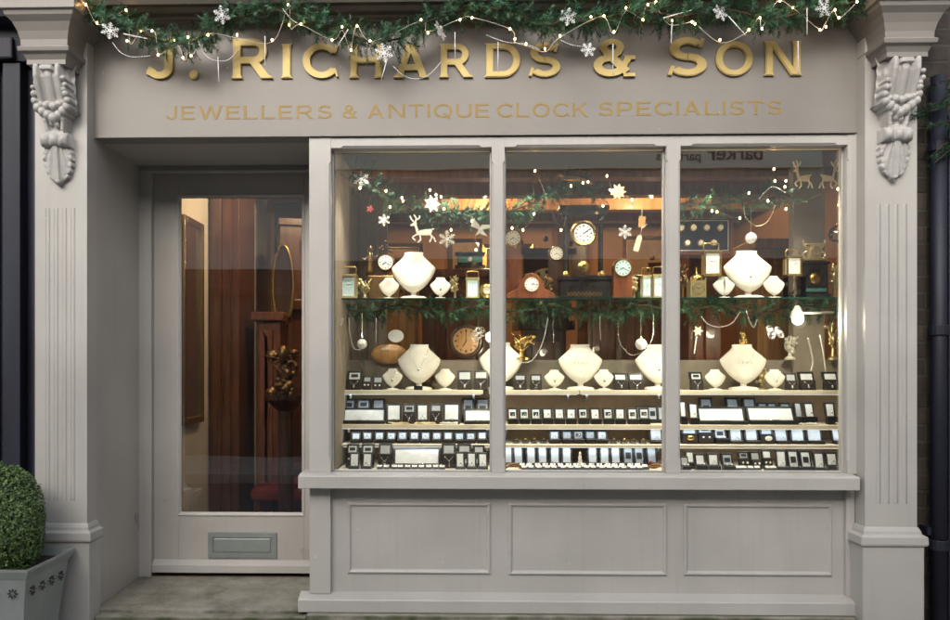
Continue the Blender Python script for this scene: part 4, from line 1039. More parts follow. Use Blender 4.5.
# ---- glass shelves
for a, b, lb in ((335, 497, 'long glass shelf behind the left pane'), (498, 672, 'long glass shelf behind the middle pane'), (673, 845, 'long glass shelf behind the right pane')):
    x0, x1 = max(X(a, .25), XWL2), (X(b, .25) if b < 800 else XWR-.001)
    t = thing('glass_shelf', lb, 'shelf', ((x0+x1)/2, 0, GZ), group='glass shelves in the window'); h_ = (x1-x0)/2
    mk('pane', B(-h_, h_, .2515, .52, -.008, 0), 'shelfglass', t)
    mk('front_edge', B(-h_, h_, .25, .2512, -.009, .0), 'glassedge', t)
for i, (u, lb) in enumerate(((362, 'upright glass support behind the silver bauble, left pane'), (433, 'upright glass support right of the large bust, left pane'), (558.5, 'upright glass support left of the large bust, middle pane'), (619, 'upright glass support right of the large bust, middle pane'))):
    x = X(u, .51); tag(mk('glass_upright', B(x-.014, x+.014, .51, .516, SH['A']+.001, GZ-.0095), 'shelfglass'), lb, 'glass support', 'glass uprights in the window')

# ---- clocks
def dial_part(t, x, y, z, r, m='dial', bez='brass', bw=.12, hh=10, mm=9, sy=1, roman=True, hole=False):
    mk('bezel', xform(lathe(NB(), [(r*(1+bw), -.012), (r*(1+bw), 0), (r*(1+bw*.6), .004), (r, .001), (r*.98, -.001)], 28, axis='y', sy=sy), Matrix.Translation((x, y, z))), bez, t, smooth=False)
    d = mk('dial', xform(lathe(NB(), [(r*.99, -.006), (r*.99, .0015), (.0005, .002)], 28, axis='y', sy=sy), Matrix.Translation((x, y, z))), m, t)
    P = []
    for k in range(12):
        a = PI/6*k; dd = Vector((math.sin(a), math.cos(a)*sy)); P.append(sg(dd*r*.7, dd*r*.88, r*(.1 if k % 3 else .15)))
    mk('numerals', xform(plate(P, .0006), Matrix.Translation((x, y-.0026, z))), 'ink', d)
    for ang, l, ww in ((hh*30, .5, .09), (mm*6, .78, .06)):
        a = math.radians(ang); dd = Vector((math.sin(a), math.cos(a)*sy))
        mk('hand', xform(plate([sg(-dd*r*.1, dd*r*l, r*ww)], .0006), Matrix.Translation((x, y-.0036, z))), 'ink', d)
    if hole:
        mk('winding_hole', xform(plate([[Vector((s*r*.38+.09*r*math.cos(q), -.3*r+.09*r*math.sin(q))) for q in [PI/4*i for i in range(8)]] for s in (-1, 1)], .0006), Matrix.Translation((x, y-.0028, z))), 'ink', d)
    return d
def carriage(u0, u1, vt, vb, Y, label, z=None, m='bluedial', hand=(1, 35), handle=True, body='palebrass'):
    um = (u0+u1)/2; p = at(um, vb, Y); z = p.z if z is None else z; s = S(Y); W = (u1-u0)/s; Hh = at(um, vt, Y).z-z
    t = thing('carriage_clock', label, 'clock', (p.x, Y, z+.0004), math.radians(R.uniform(-6, 6)), 'brass carriage clocks in the window')
    hb = Hh*(.76 if handle else .9); dd = W*.8
    bm = NB(); box(bm, -W/2, W/2, -dd/2, dd/2, 0, hb*.07); box(bm, -W*.46, W*.46, -dd*.46, dd*.46, hb*.07, hb*.1)
    box(bm, -W*.46, W*.46, -dd*.46, dd*.46, hb*.9, hb*.94); box(bm, -W/2, W/2, -dd/2, dd/2, hb*.94, hb)
    for sx in (-1, 1):
        for sy in (-1, 1): box(bm, sx*W*.42-W*.05, sx*W*.42+W*.05, sy*dd*.40-W*.04, sy*dd*.40+W*.04, hb*.1, hb*.9)
    mk('case', bm, body, t, bevel=.001, seg=1)
    dl = mk('dial', B(-W*.36, W*.36, -dd*.36, dd*.3, hb*.12, hb*.88), m, t)
    P = []
    r = W*.28; cz = hb*.56
    for k in range(12): a = PI/6*k; q = Vector((math.sin(a), math.cos(a))); P.append(sg(q*r*.8, q*r, r*.1))
    P += [sg((0, 0), Vector((math.sin(math.radians(hand[0]*30)), math.cos(math.radians(hand[0]*30))))*r*.55, r*.13), sg((0, 0), Vector((math.sin(math.radians(hand[1]*6)), math.cos(math.radians(hand[1]*6))))*r*.8, r*.09)]
    mk('clock_hands', xform(plate(P, .0006), Matrix.Translation((0, -dd*.36-.0003, cz))), 'bluehand', dl)
    if handle:
        mk('handle', tube(NB(), spline([(-W*.4, 0, hb), (-W*.42, 0, hb+(Hh-hb)*.75), (-W*.3, 0, Hh), (W*.3, 0, Hh), (W*.42, 0, hb+(Hh-hb)*.75), (W*.4, 0, hb)], 4), W*.045, 6), 'brass', t, smooth=True)
    else: mk('finial', ball(lathe(NB(), [(W*.3, hb), (W*.2, hb+.01), (.003, Hh)], 12), (0, 0, Hh), .004, 6), 'brass', t)
    return t
carriage(340.5, 357.5, 267, 298, .34, 'brass carriage clock at the far left of the glass shelf', GZ, hand=(10, 12))
carriage(465.5, 479.5, 271.5, 298, .34, 'slim brass carriage clock right of the busts, left pane', GZ, hand=(12, 30))
carriage(641, 651, 268, 298, .34, 'left brass carriage clock of the pair in the middle pane', GZ, hand=(2, 30))
carriage(652.5, 664, 267, 298, .35, 'right brass carriage clock of the pair in the middle pane', GZ, hand=(2, 15))
zr2 = Z(277, .33)
carriage(702.5, 720, 243.5, 277, .36, 'tall brass carriage clock with loop handle, raised behind small bust, right pane', zr2, 'dial', (10, 12), body='brass')
carriage(784.5, 800, 250, 277, .36, 'brass carriage clock raised right of the large bust, right pane', zr2, 'dial', (2, 10), body='brass')
for (u0, u1, lb) in ((701, 722, 'clear riser under the tall carriage clock, right pane'), (783, 802, 'clear riser under the carriage clock right of large bust')):
    x0, x1 = X(u0, .36), X(u1, .36); t = thing('riser', lb, 'riser', ((x0+x1)/2, .36, GZ), group='clear risers on the glass shelf'); hh = (x1-x0)/2
    mk('top', B(-hh, hh, -.05, .05, zr2-GZ-.006, zr2-GZ-.0003), 'shelfglass', t)
    for s_ in (-1, 1): mk('leg', B(s_*(hh-.003)-.002, s_*(hh-.003)+.002, -.05, .05, .0004, zr2-GZ-.0062), 'shelfglass', t)
# lantern clock, barrel clock
t = thing('lantern_clock', 'gold lantern clock with domed bell left of the tall carriage clock', 'clock', (X(696.5, .33), .33, GZ))
wl = 15/S(.33)
bm = B(-wl/2, wl/2, -wl*.4, wl*.4, .006, wl*1.15)
for s1 in (-1, 1):
    for s2 in (-1, 1): tube(bm, [(s1*wl*.47, s2*wl*.4, 0), (s1*wl*.47, s2*wl*.4, wl*1.35)], wl*.05, 8)
mk('case', bm, 'palebrass', t, bevel=.001)
mk('bell', lathe(NB(), [(wl*.42, wl*1.2), (wl*.4, wl*1.4), (wl*.22, wl*1.6), (.004, wl*1.68), (.003, wl*2.1)], 16), 'brass', t, smooth=True)
dial_part(t, 0, -wl*.42, wl*.62, wl*.38, 'palebrass', 'brass', .1, 10, 10)
t = thing('barrel_clock', 'small rounded green-gold clock beside the left mullion', 'clock', (X(487, .34), .34, GZ))
mk('case', xform(lathe(NB(), [(.02, 0), (.035, .02), (.04, .045), (.035, .07), (.02, .088)], 16), Matrix.Identity(4)), 'brass', t, smooth=True)
dial_part(t, 0, -.042, .045, .022, 'creamdial', 'brass', .1)
# bronze figure clock
Yb = .47; zG0 = GZ
t = thing('figural_clock', 'bronze figural mantel clock with white dial behind the left busts', 'clock', (X(384, Yb), Yb, zG0))
s = S(Yb); q = lambda u, v: ((u-384)/s, (at(384, v, Yb).z-zG0))
bm = B(q(366, 0)[0], q(402, 0)[0], -.03, .035, 0, .02); box(bm, q(368, 0)[0], q(400, 0)[0], -.026, .03, .02, q(0, 276)[1])
mk('base', bm, 'bronze', t, bevel=.004)
zz = q(0, 276)[1]
bm = NB(); fx = q(370, 0)[0]
lathe(bm, [(.022, zz), (.024, zz+.03), (.016, zz+.07), (.018, zz+.10), (.013, zz+.13), (.006, zz+.138)], 12, (fx, 0, 0))
ball(bm, (fx+.004, 0, zz+.155), .015, 10, (1, 1, 1.2)); tube(bm, [(fx, -.01, zz+.115), (fx-.03, -.02, zz+.09), (fx-.045, -.025, zz+.1)], [.007, .006, .004], 8); tube(bm, [(fx, 0, zz+.12), (fx+.03, -.01, zz+.1), (fx+.05, -.01, zz+.12)], [.007, .006, .004], 8)
mk('figure', bm, 'bronze', t, smooth=True)
mk('case', lathe(NB(), [(.05, -.03), (.052, 0), (.045, .02)], 24, (q(386, 0)[0], 0, q(0, 263)[1]), axis='y'), 'bronze', t)
dial_part(t, q(386, 0)[0], -.025, q(0, 263)[1], .040, 'dial', 'brass', .1, 8, 20, hole=True)
bm = NB()
for k in range(9): ball(bm, (q(386+2*math.cos(k)*3, 0)[0], 0, q(0, 252-k*1.3)[1]), .008+.003*math.sin(k*2), 8)
mk('crest', bm, 'bronze', t, smooth=True)
# black slate clock, left
t = thing('slate_clock', 'black slate mantel clock with green inlaid panel on ball feet', 'clock', (X(470, Yb), Yb, Z(268, Yb)))
s = S(Yb); wq = 30/s
bm = B(-wq*.42, wq*.42, -.03, .04, .008, .072); box(bm, -wq*.5, wq*.5, -.036, .045, .072, .084); box(bm, -wq*.5, wq*.5, -.036, .045, .0, .012)
mk('case', bm, 'marble', t, bevel=.002)
mk('green_panel', B(-wq*.4, wq*.4, -.034, -.0302, .028, .06), 'teal', t)
bm = NB()
for s_ in (-1, 1): ball(bm, (s_*wq*.3, -.03, -.006), .008, 8)
mk('foot', bm, 'brass', t)
dial_part(t, 0, -.036, .045, .012, 'creamdial', 'brass', .15)
tag(mk('clear_shelf', B(X(452, Yb), X(489, Yb), .42, .53, Z(268, Yb)-.021, Z(268, Yb)-.0145), 'shelfglass'), 'small clear shelf under the black slate clock', 'shelf')
# portico clock, middle
Yp = .42; s = S(Yp)
t = thing('portico_clock', 'tall black portico clock with gilt bezel, pendulum and inlaid base, middle pane', 'clock', (X(583, Yp), Yp, GZ))
def q(u, v): return ((u-583)/s, at(583, v, Yp).z-GZ)
zb_ = 0; bm = B(q(559.5, 0)[0], q(609, 0)[0], -.05, .05, .0, q(0, 281)[1]); box(bm, q(558, 0)[0], q(610, 0)[0], -.055, .055, q(0, 281)[1], q(0, 277)[1]); mk('plinth', bm, 'marble', t, bevel=.002)
P = []
for k in range(-4, 5):
    P.append(sg(Vector((k*.021, .03)), Vector((k*.021+.012, .044)), .0035)); P.append(sg(Vector((k*.021, .03)), Vector((k*.021-.012, .044)), .0035)); P.append(sg(Vector((k*.021, .03)), Vector((k*.021+.010, .018)), .003)); P.append(sg(Vector((k*.021, .03)), Vector((k*.021-.010, .018)), .003))
P.append(sg(Vector((-.1, .03)), Vector((.1, .03)), .002))
mk('inlay', xform(plate(P, .001), Matrix.Translation((0, -.0502, 0))), 'bronze', t)
for sx in (-1, 1):
    for yy in (-.03, .035):
        cxx = q(583+sx*17.5, 0)[0]
        mk('column', lathe(NB(), [(.011, q(0, 277)[1]), (.0085, q(0, 270)[1]), (.0075, q(0, 222)[1]), (.011, q(0, 217)[1])], 14, (cxx, yy, 0)), 'marble', t, smooth=True)
        mk('column_base', lathe(NB(), [(.017, q(0, 277)[1]), (.017, q(0, 275)[1]), (.0125, q(0, 272)[1]), (.0088, q(0, 271.5)[1])], 14, (cxx, yy, 0)), 'brass', t)
bm = B(q(561, 0)[0], q(605, 0)[0], -.045, .05, q(0, 216.5)[1], q(0, 211)[1]); box(bm, q(558.5, 0)[0], q(607.5, 0)[0], -.052, .056, q(0, 211)[1], q(0, 207)[1])
mk('entablature', bm, 'marble', t, bevel=.002)
P = []
for k in range(-3, 4): P.append(sg(Vector((k*.022, 0)), Vector((k*.022+.008, .014)), .003)); P.append(sg(Vector((k*.022, 0)), Vector((k*.022-.008, .014)), .003))
mk('crest', xform(plate(P, .004), Matrix.Translation((0, -.03, q(0, 207)[1]))), 'bronze', t)
dz = q(0, 234)[1]; mk('movement', lathe(NB(), [(.06, -.05), (.062, 0)], 28, (0, -.005, dz), axis='y'), 'marble', t)
dial_part(t, 0, -.022, dz, .052, 'dial', 'brass', .38, 2, 9, hole=True)
bm = NB()
for s_ in (-1, 1): tube(bm, [(s_*.012, -.02, dz-.06), (s_*.014, -.02, q(0, 262)[1])], .003, 6)
lathe(bm, [(.03, -.004), (.03, .0), (.012, .006), (.008, .006), (.006, .002)], 24, (0, -.02, q(0, 267)[1]), axis='y')
mk('pendulum', bm, 'brass', t)
# tambour (hump-back) wooden clock
Yn = .42
t = thing('hump_back_clock', 'hump-backed mahogany mantel clock with oval cream dial, middle pane', 'clock', (X(531, Yn), Yn, GZ))
P = [(-.135, 0), (.13, 0), (.13, .03), (.10, .05), (.075, .06), (.055, .11), (.03, .14), (0, .15), (-.03, .14), (-.055, .11), (-.075, .06), (-.105, .05), (-.135, .03)]
mk('case', prism(NB(), P, -.04, .04, axis='y'), 'mahog', t, bevel=.004)
dial_part(t, 0, -.0425, .085, .037, 'dial', 'palebrass', .1, 2, 16)
for (u, v, r, Y, lb, m, bz, nm) in [(513, 238, .040, .50, 'white round dial of a brass drum clock at the left mullion', 'creamdial', 'brass', 'drum_clock'), (556.5, 253.5, .035, .5, 'round clock with cream dial just left of portico clock', 'creamdial', 'bronze', 'drum_clock'),
                                (623, 268, .043, .44, 'round brass drum clock right of portico clock', 'bluedial', 'brass', 'drum_clock')]:
    p = at(u, v, Y); zb_ = GZ; t = thing(nm, lb, 'clock', (p.x, Y, zb_), group='round brass clocks in the middle pane')
    hc = p.z-zb_
    mk('drum', lathe(NB(), [(r*1.05, -.05), (r*1.15, -.04), (r*1.15, 0)], 24, (0, 0, hc), axis='y'), 'brass', t)
    wc = r*1.28
    P = [(-wc*1.15, 0), (wc*1.15, 0), (wc*1.15, .014), (wc, .02), (wc*.92, hc-r*.5)]+[(wc*math.cos(a), hc+wc*math.sin(a)) for a in [PI*k/10 for k in range(11)]]+[(-wc*.92, hc-r*.5), (-wc, .02), (-wc*1.15, .014)]
    mk('case', prism(NB(), P, .002, .055, axis='y'), {'brass': 'mahog', 'bronze': 'darkwood'}[bz], t, bevel=.003)
    dial_part(t, 0, -.002, hc, r, m, 'brass', .12, 8, 20)
# pocket watches in a framed case
Yw = .5
t = thing('watch_case', 'dark framed case of gold pocket watches at the upper left, right pane', 'display case', at(703, 236, Yw)); s = S(Yw)
mk('frame', loft(NB(), [[(-x_, y_, -z_), (x_, y_, -z_), (x_, y_, z_), (-x_, y_, z_)] for x_, z_, y_ in ((.158, .105, .01), (.158, .105, -.02), (.148, .095, -.022), (.143, .09, -.01))]), 'mahog', t)
mk('velvet_back', B(-.143, .143, -.0105, -.006, -.09, .09), 'watch', t)
for (u, v) in [(681,228),(693,228),(706,228),(719.5,228),(687,243),(700,243),(713,243)]:
    x, z = (u-703)/s, (236-v)/s
    w_ = mk('pocket_watch', lathe(NB(), [(.020, 0), (.021, .004), (.017, .008)], 18, (x, -.011, z), axis='y'), 'brass', t)
    mk('watch_face', lathe(NB(), [(.0135, .0), (.0135, .002)], 18, (x, -.0192, z), axis='y'), 'creamdial', w_)
mk('mount_line', loft(NB(), [[(-x_, y_, -z_), (x_, y_, -z_), (x_, y_, z_), (-x_, y_, z_)] for x_, z_, y_ in ((.138, .085, -.0108), (.138, .085, -.013), (.135, .082, -.013), (.135, .082, -.0108))], cap=False), 'creamdial', t)
mk('stand', B(-.004, .004, -.005, .0, GZ-at(703, 236, Yw).z, -.105), 'darkwood', t)
# column + brass scroll clock + slate cabinet clock on the right
Yc = .5
x0, x1 = X(796, Yc), X(828, Yc)
tag(mk('fabric_column', B(x0, x1, Yc+.035, Yc+.1, SH['A']+.4*0, Z(166, Yc)), 'greyboard', bevel=.004), 'grey-brown boarded column behind the deer pair, right pane', 'column')
t = thing('scroll_clock', 'pale brass clock with scrolled sides in front of the grey column', 'clock', (X(814, .45), .45, Z(262, .45)))
bm = B(-.03, .03, -.02, .02, .008, .085); box(bm, -.06, .06, -.025, .025, 0, .012); box(bm, -.05, .05, -.022, .022, .085, .095)
for s_ in (-1, 1): tube(bm, spline([(s_*.05, 0, .012), (s_*.06, 0, .04), (s_*.035, 0, .06), (s_*.055, 0, .09), (s_*.06, 0, .115)], 4), .006, 6)
mk('case', bm, 'palebrass', t, bevel=.001); dial_part(t, 0, -.022, .05, .024, 'palebrass', 'brass', .12)
t = thing('cabinet_clock', 'grey cabinet clock with gold medallion under the brass scroll clock', 'clock', (X(813, .45), .45, GZ)); hh = Z(263, .45)-GZ
bm = B(-.082, .082, -.035, .035, 0, .035); box(bm, -.07, .07, -.03, .03, .035, hh-.014); box(bm, -.08, .08, -.034, .034, hh-.014, hh-.0005)
mk('case', bm, 'marble', t, bevel=.002); mk('medallion', lathe(NB(), [(.032, 0), (.032, .004), (.02, .008)], 20, (0, -.031, hh*.55), axis='y'), 'brass', t)
mk('panel', B(-.06, .06, -.0325, -.0303, .045, hh*.3), 'teal', t)

# ---- shop furniture beyond the display
def longcase(x, y, h_, w_, label, m, rz=0, dm='palebrass'):
    t = thing('longcase_clock', label, 'clock', (x, y, .22), rz, 'longcase clocks inside the shop')
    bm = B(-w_*.5, w_*.5, -.13, .13, 0, .5); box(bm, -w_*.54, w_*.54, -.14, .14, .5, .54); box(bm, -w_*.54, w_*.54, -.14, .14, 0, .08); mk('plinth', bm, m, t, bevel=.004)
    bm = B(-w_*.36, w_*.36, -.10, .10, .54, h_*.68); mk('trunk', bm, m, t, bevel=.003)
    mk('door', B(-w_*.25, w_*.25, -.112, -.1005, .62, h_*.64), 'mahog', t, bevel=.004)
    bm = B(-w_*.5, w_*.5, -.14, .13, h_*.68, h_*.71); box(bm, -w_*.45, w_*.45, -.12, .12, h_*.71, h_*.93); box(bm, -w_*.52, w_*.52, -.145, .13, h_*.93, h_*.95)
    for s_ in (-1, 0, 1): ball(bm, (s_*w_*.44, -.1, h_*.97+(.03 if s_ == 0 else 0)), .022, 8)
    mk('hood', bm, m, t, bevel=.003)
    for s_ in (-1, 1): mk('hood_column', tube(NB(), [(s_*w_*.42, -.125, h_*.71), (s_*w_*.42, -.125, h_*.93)], .012, 8), 'brass', t)
    dial_part(t, 0, -.13, h_*.82, w_*.34, dm, 'brass', .08)
longcase(-1.22, 1.80, 2.4, .44, 'walnut longcase clock in the middle of the door glass', 'walnut', 1.85)
longcase(-.86, 1.5, 2.4, .40, 'walnut longcase clock at the right of the door glass', 'oak', 1.3)
longcase(.62, 1.9, 2.2, .42, 'dark longcase clock standing behind the middle pane', 'darkwood', .1)
longcase(1.72, 2.3, 2.15, .42, 'mahogany longcase clock standing behind the right pane', 'mahog', -.2)
# gilt mirror on the cream wall
t = thing('gilt_mirror', 'tall gilt framed mirror hanging on the cream wall inside the door', 'mirror', (XL+.002, .78, 1.72))
bm = NB()
for a in ((-.17, -.13, -.62, .62), (.13, .17, -.62, .62), (-.13, .13, .58, .62), (-.13, .13, -.62, -.58)): box(bm, 0, .03, a[0], a[1], a[2], a[3])
mk('frame', bm, 'brass', t, bevel=.006); mk('mirror_glass', B(.002, .01, -.129, .129, -.579, .579), 'silver', t)
# oval gilt frame and bronze group
t = thing('oval_mirror', 'oval gilt frame hanging beyond the longcase clocks in the door glass', 'frame', at(283, 285, 1.35))
mk('frame', tube(NB(), [(.07*math.cos(a), 0, .27*math.sin(a)) for a in [2*PI*k/40 for k in range(40)]], .012, 8, closed=True), 'brass', t, smooth=True)
mk('backing', lathe(NB(), [(.065, 0), (.065, .003)], 30, (0, .01, 0), axis='y', sy=4.0), 'darkwood', t)
t = thing('bronze_group', 'gleaming bronze figure group on a dark stand at the right of the door glass', 'sculpture', (at(286, 400, 1.0).x, 1.0, .22))
zt_ = at(286, 395, 1.0).z-.22
mk('stand', lathe(NB(), [(.16, 0), (.14, .05), (.05, .12), (.05, zt_-.1), (.13, zt_-.03), (.13, zt_)], 16), 'darkwood', t)
bm = NB(); rg = random.Random(3)
for k in range(46): ball(bm, (rg.gauss(0, .045), rg.gauss(0, .03), zt_+abs(rg.gauss(.1, .09))), rg.uniform(.012, .035), 8, (rg.uniform(.6, 1.3), 1, rg.uniform(.6, 1.6)))
for k in range(8): tube(bm, spline([(rg.gauss(0, .02), 0, zt_+.1), (rg.gauss(0, .06), rg.gauss(0, .03), zt_+.2), (rg.gauss(0, .08), 0, zt_+.25)], 4), .006, 6)
mk('figures', bm, 'bronze', t, smooth=True)
t = thing('red_stool', 'red velvet upholstered stool low at the right of the door glass', 'stool', (at(290, 500, 1.0).x+.02, 1.25, .22))
mk('seat', B(-.28, .28, -.25, .25, .36, .46), 'red', t, bevel=.04, seg=4)
for sx in (-1, 1):
    for sy in (-1, 1): mk('leg', tube(NB(), [(sx*.24, sy*.2, 0), (sx*.24, sy*.2, .36)], [.015, .022], 8), 'mahog', t)
# cabinets behind panes
def cabinet(x0, x1, y0, y1, z1, m, label, nd=2):
    cx = (x0+x1)/2; t = thing('cabinet', label, 'cabinet', (cx, y0, .22)); h_ = (x1-x0)/2; zz = z1-.22; D_ = y1-y0
    mk('carcass', B(-h_, h_, 0, D_, 0, zz), m, t, bevel=.004); mk('cornice', B(-h_-.03, h_+.03, -.04, D_, zz, zz+.06), m, t, bevel=.008)
    for k in range(nd):
        a = -h_+.03+(2*h_-.06)/nd*k; b = a+(2*h_-.06)/nd-.02
        mk('door', loft(NB(), [[(a+o, -y_, .1+o), (b-o, -y_, .1+o), (b-o, -y_, zz-.06-o), (a+o, -y_, zz-.06-o)] for o, y_ in ((0, 0), (0, .02), (.05, .02), (.06, .008), (.061, .008))]), m, t)
cabinet(-1.635, -1.44, 1.12, 1.5, 2.66, 'walnut', 'tall dark cupboard against the cream wall just inside the door', 1)
cabinet(-1.36, -1.2, 1.25, 1.5, 1.75, 'mahog', 'slim low mahogany cupboard beside the tall dark one', 1)
cabinet(-1.5, -.75, 2.3, 2.6, 2.75, 'darkwood', 'tall dark bookcase behind the longcase clocks', 3)
cabinet(-.72, -.30, 1.25, 1.7, 2.16, 'oak', 'light oak wall cabinet behind the left pane', 1)
cabinet(-.26, .22, 1.4, 1.8, 2.05, 'mahog', 'dark mahogany cupboard behind the left mullion', 2)
cabinet(.86, 1.38, 1.35, 1.8, 2.0, 'walnut', 'walnut cupboard behind the middle pane', 2)
cabinet(1.42, 1.62, .95, 1.2, 2.15, 'mahog', 'narrow red mahogany cupboard behind the right pane', 1)
cabinet(1.9, 2.25, 1.1, 1.5, 2.2, 'oak', 'tall oak cupboard at the far right behind the right pane', 1)
# framed things and dials on the back wall
for k_, (x, z, w2_, h2_, m_, lb) in enumerate(((-.55, 2.35, .2, .26, 'brass', 'gilt framed picture on the back wall behind the left pane'), (.05, 2.45, .16, .2, 'darkwood', 'dark framed picture on the back wall behind the left mullion'), (.45, 2.4, .24, .2, 'brass', 'wide gilt picture on the back wall left of the portico clock'),
        (1.05, 2.5, .17, .24, 'mahog', 'mahogany framed picture on the back wall right of the portico clock'), (1.75, 2.45, .22, .22, 'brass', 'square gilt picture on the back wall behind the right pane'))):
    t = thing('wall_picture', lb, 'picture', (x, YB-.003, z), group='pictures on the back wall')
    mk('frame', loft(NB(), [[(-a_, y_, -b_), (a_, y_, -b_), (a_, y_, b_), (-a_, y_, b_)] for a_, b_, y_ in ((w2_, h2_, 0), (w2_, h2_, -.03), (w2_-.035, h2_-.035, -.018))]), m_, t)
    mk('canvas', B(-w2_+.04, w2_-.04, -.021, -.0185, -h2_+.04, h2_-.04), ('darkwood', 'tan', 'greyboard')[k_ % 3], t)
# ceiling beams
bm = NB()
for i, y in enumerate((.95, 1.5, 2.05, 2.6, 3.1)):
    mk('ceiling_beam', B(XL, XR, y, y+.12, 2.76, 2.86), 'oak', shop, bevel=.006)
part('interior_header', B(xx, XR, .621, .66, 2.66, 2.859), 'darkwood')
# wall clock and leather oval
t = thing('wall_clock', 'large round brass-dialled wall clock with brown rim below the left glass shelf', 'clock', (at(466, 341, .53).x, .53, at(466, 341, .53).z))
mk('rim', lathe(NB(), [(.098, -.02), (.1, 0), (.09, .012), (.078, .006)], 32, axis='y'), 'darkwood', t, smooth=True)
dial_part(t, 0, -.012, 0, .074, 'oak', 'bronze', .05, 7, 0)
tag(mk('leather_case', xform(ball(NB(), (0, 0, 0), .07, 18, (1.5, .3, .82)), Matrix.Identity(4)), 'oak', smooth=True, loc=at(389, 354, .52)), 'orange tan leather case behind the left small bust', 'leather case')
tag(mk('oval_tray', lathe(NB(), [(.04, 0), (.045, .004), (.02, .006)], 24, axis='y', sy=.8), 'dial', loc=at(396, 336, .54)), 'small pale oval tray above the leather case', 'tray')  # white oval modelled in place of a reflected light

# ---- inner garlands
ig = [garland('inner_garland', 'green fir garland sweeping across the top of the left pane', [at(u, v, .30) for u, v in ((352,172),(372,186),(392,196),(412,206),(435,212),(460,214),(480,218),(497,212))], 300, .045, seed=21, group='garlands inside the window'),
      garland('inner_garland', 'green fir garland across the upper left of the middle pane', [at(u, v, .34) for u, v in ((500,214),(520,208),(540,200),(560,188),(580,182),(600,190))], 260, .045, seed=22, group='garlands inside the window'),
      garland('inner_garland', 'green fir garland across the top of the right pane', [at(u, v, .36) for u, v in ((680,204),(700,206),(725,203),(750,200),(770,192),(790,196))], 260, .045, seed=23, group='garlands inside the window')]
for i, (a, b, lb) in enumerate(((346, 492, 'left'), (504, 668, 'middle'), (676, 846, 'right'))):
    garland('inner_garland', f'dark fir garland hanging under the glass shelf in the {lb} pane', [at(a+(b-a)*k/6, 309+4*math.sin(k*2+i), .49) for k in range(7)], 250, .045, seed=30+i, group='garlands inside the window')
# fairy lights inside
for nm, lst in (('left', [(336,172),(336,189),(360,188),(386,191),(402,198),(390,207),(403,201),(430,190),(436,195),(441,197),(444,209),(451,230),(472,221),(474,220),(476,250)]),
                ('middle', [(535,171),(512,228),(523,230),(534,214),(571,186),(583,183),(588,182),(603,206),(612,192),(610,190),(632,200),(631,207),(561,230),(607,176)]),
                ('right', [(774,169),(775,181),(749,193),(785,187),(786,181),(768,201),(712,211),(717,212),(740,218),(786,209),(839,205),(842,200),(838,189)])):
    P = [at(u, v, .24+.05*math.sin(i*3)) for i, (u, v) in enumerate(lst)]; o = P[0]
    t = thing('fairy_lights', f'warm fairy lights in the garland of the {nm} pane', 'string lights', o, group='fairy lights inside the window')
    for p in P: mk('bulb', ball(NB(), p-o, .0052, 8, (1, 1, 1.3)), 'bulb', t, smooth=True)
    P2 = sorted(P, key=lambda p: p.x); mk('cable', tube(NB(), spline([p-o+Vector((0, .01, .006)) for p in P2], 5), .001, 4), 'wire' if nm == 'x' else 'twig', t)
# ornaments
def hang(bm, ztop=.09): return bm
def orn(name, bm, m, u, v, Y, label, cat, rz=0, **k):
    o = solo(name, bm, m, label, cat, at(u, v, Y), 'ornaments hanging in the window', **k); o.rotation_euler = (0, 0, rz); return o
for u, v, r, lb in ((361,179,.042,'grey glitter snowflake at the top left corner of the left pane'),(447,239,.043,'white cut-out snowflake right of the reindeer, left pane'),(384,220,.03,'silver flower-like snowflake in the left pane'),(625,232,.035,'round silver filigree snowflake right of portico clock')):
    orn('snowflake', snowflake_bm(r), 'glitter' if v != 239 else 'whiteorn', u, v, .22, lb, 'snowflake')
def flower(r, n=7):
    P = []
    for k in range(n):
        a = 2*PI*k/n; d = Vector((math.cos(a), math.sin(a))); nn = Vector((-d.y, d.x)); P.append([Vector((0, 0)), d*r*.5+nn*r*.25, d*r, d*r*.5-nn*r*.25])
    return plate(P, .004)
orn('poinsettia', flower(.048), 'glitter', 432, 204, .22, 'silver glitter poinsettia in the left garland', 'ornament', .3)
orn('poinsettia', flower(.045, 9), 'palebrass', 618, 192, .24, 'gold-silver poinsettia at the top right, middle pane', 'ornament')
orn('star', flower(.022, 5), 'red', 370, 209, .24, 'small dark red star in the left pane', 'ornament')
def star(r, n=6):
    return plate([[Vector((r*(1 if k % 2 == 0 else .5)*math.cos(PI*k/n), r*(1 if k % 2 == 0 else .5)*math.sin(PI*k/n))) for k in range(2*n)]], .004)
t = thing('star_wand', 'white six-pointed star with hanging stick at the left, right pane', 'ornament', at(698, 331, .3)); mk('star', star(.03), 'whiteorn', t); mk('stick', tube(NB(), [(-.006, 0, -.03), (-.02, 0, -.12)], .003, 6), 'whiteorn', t)
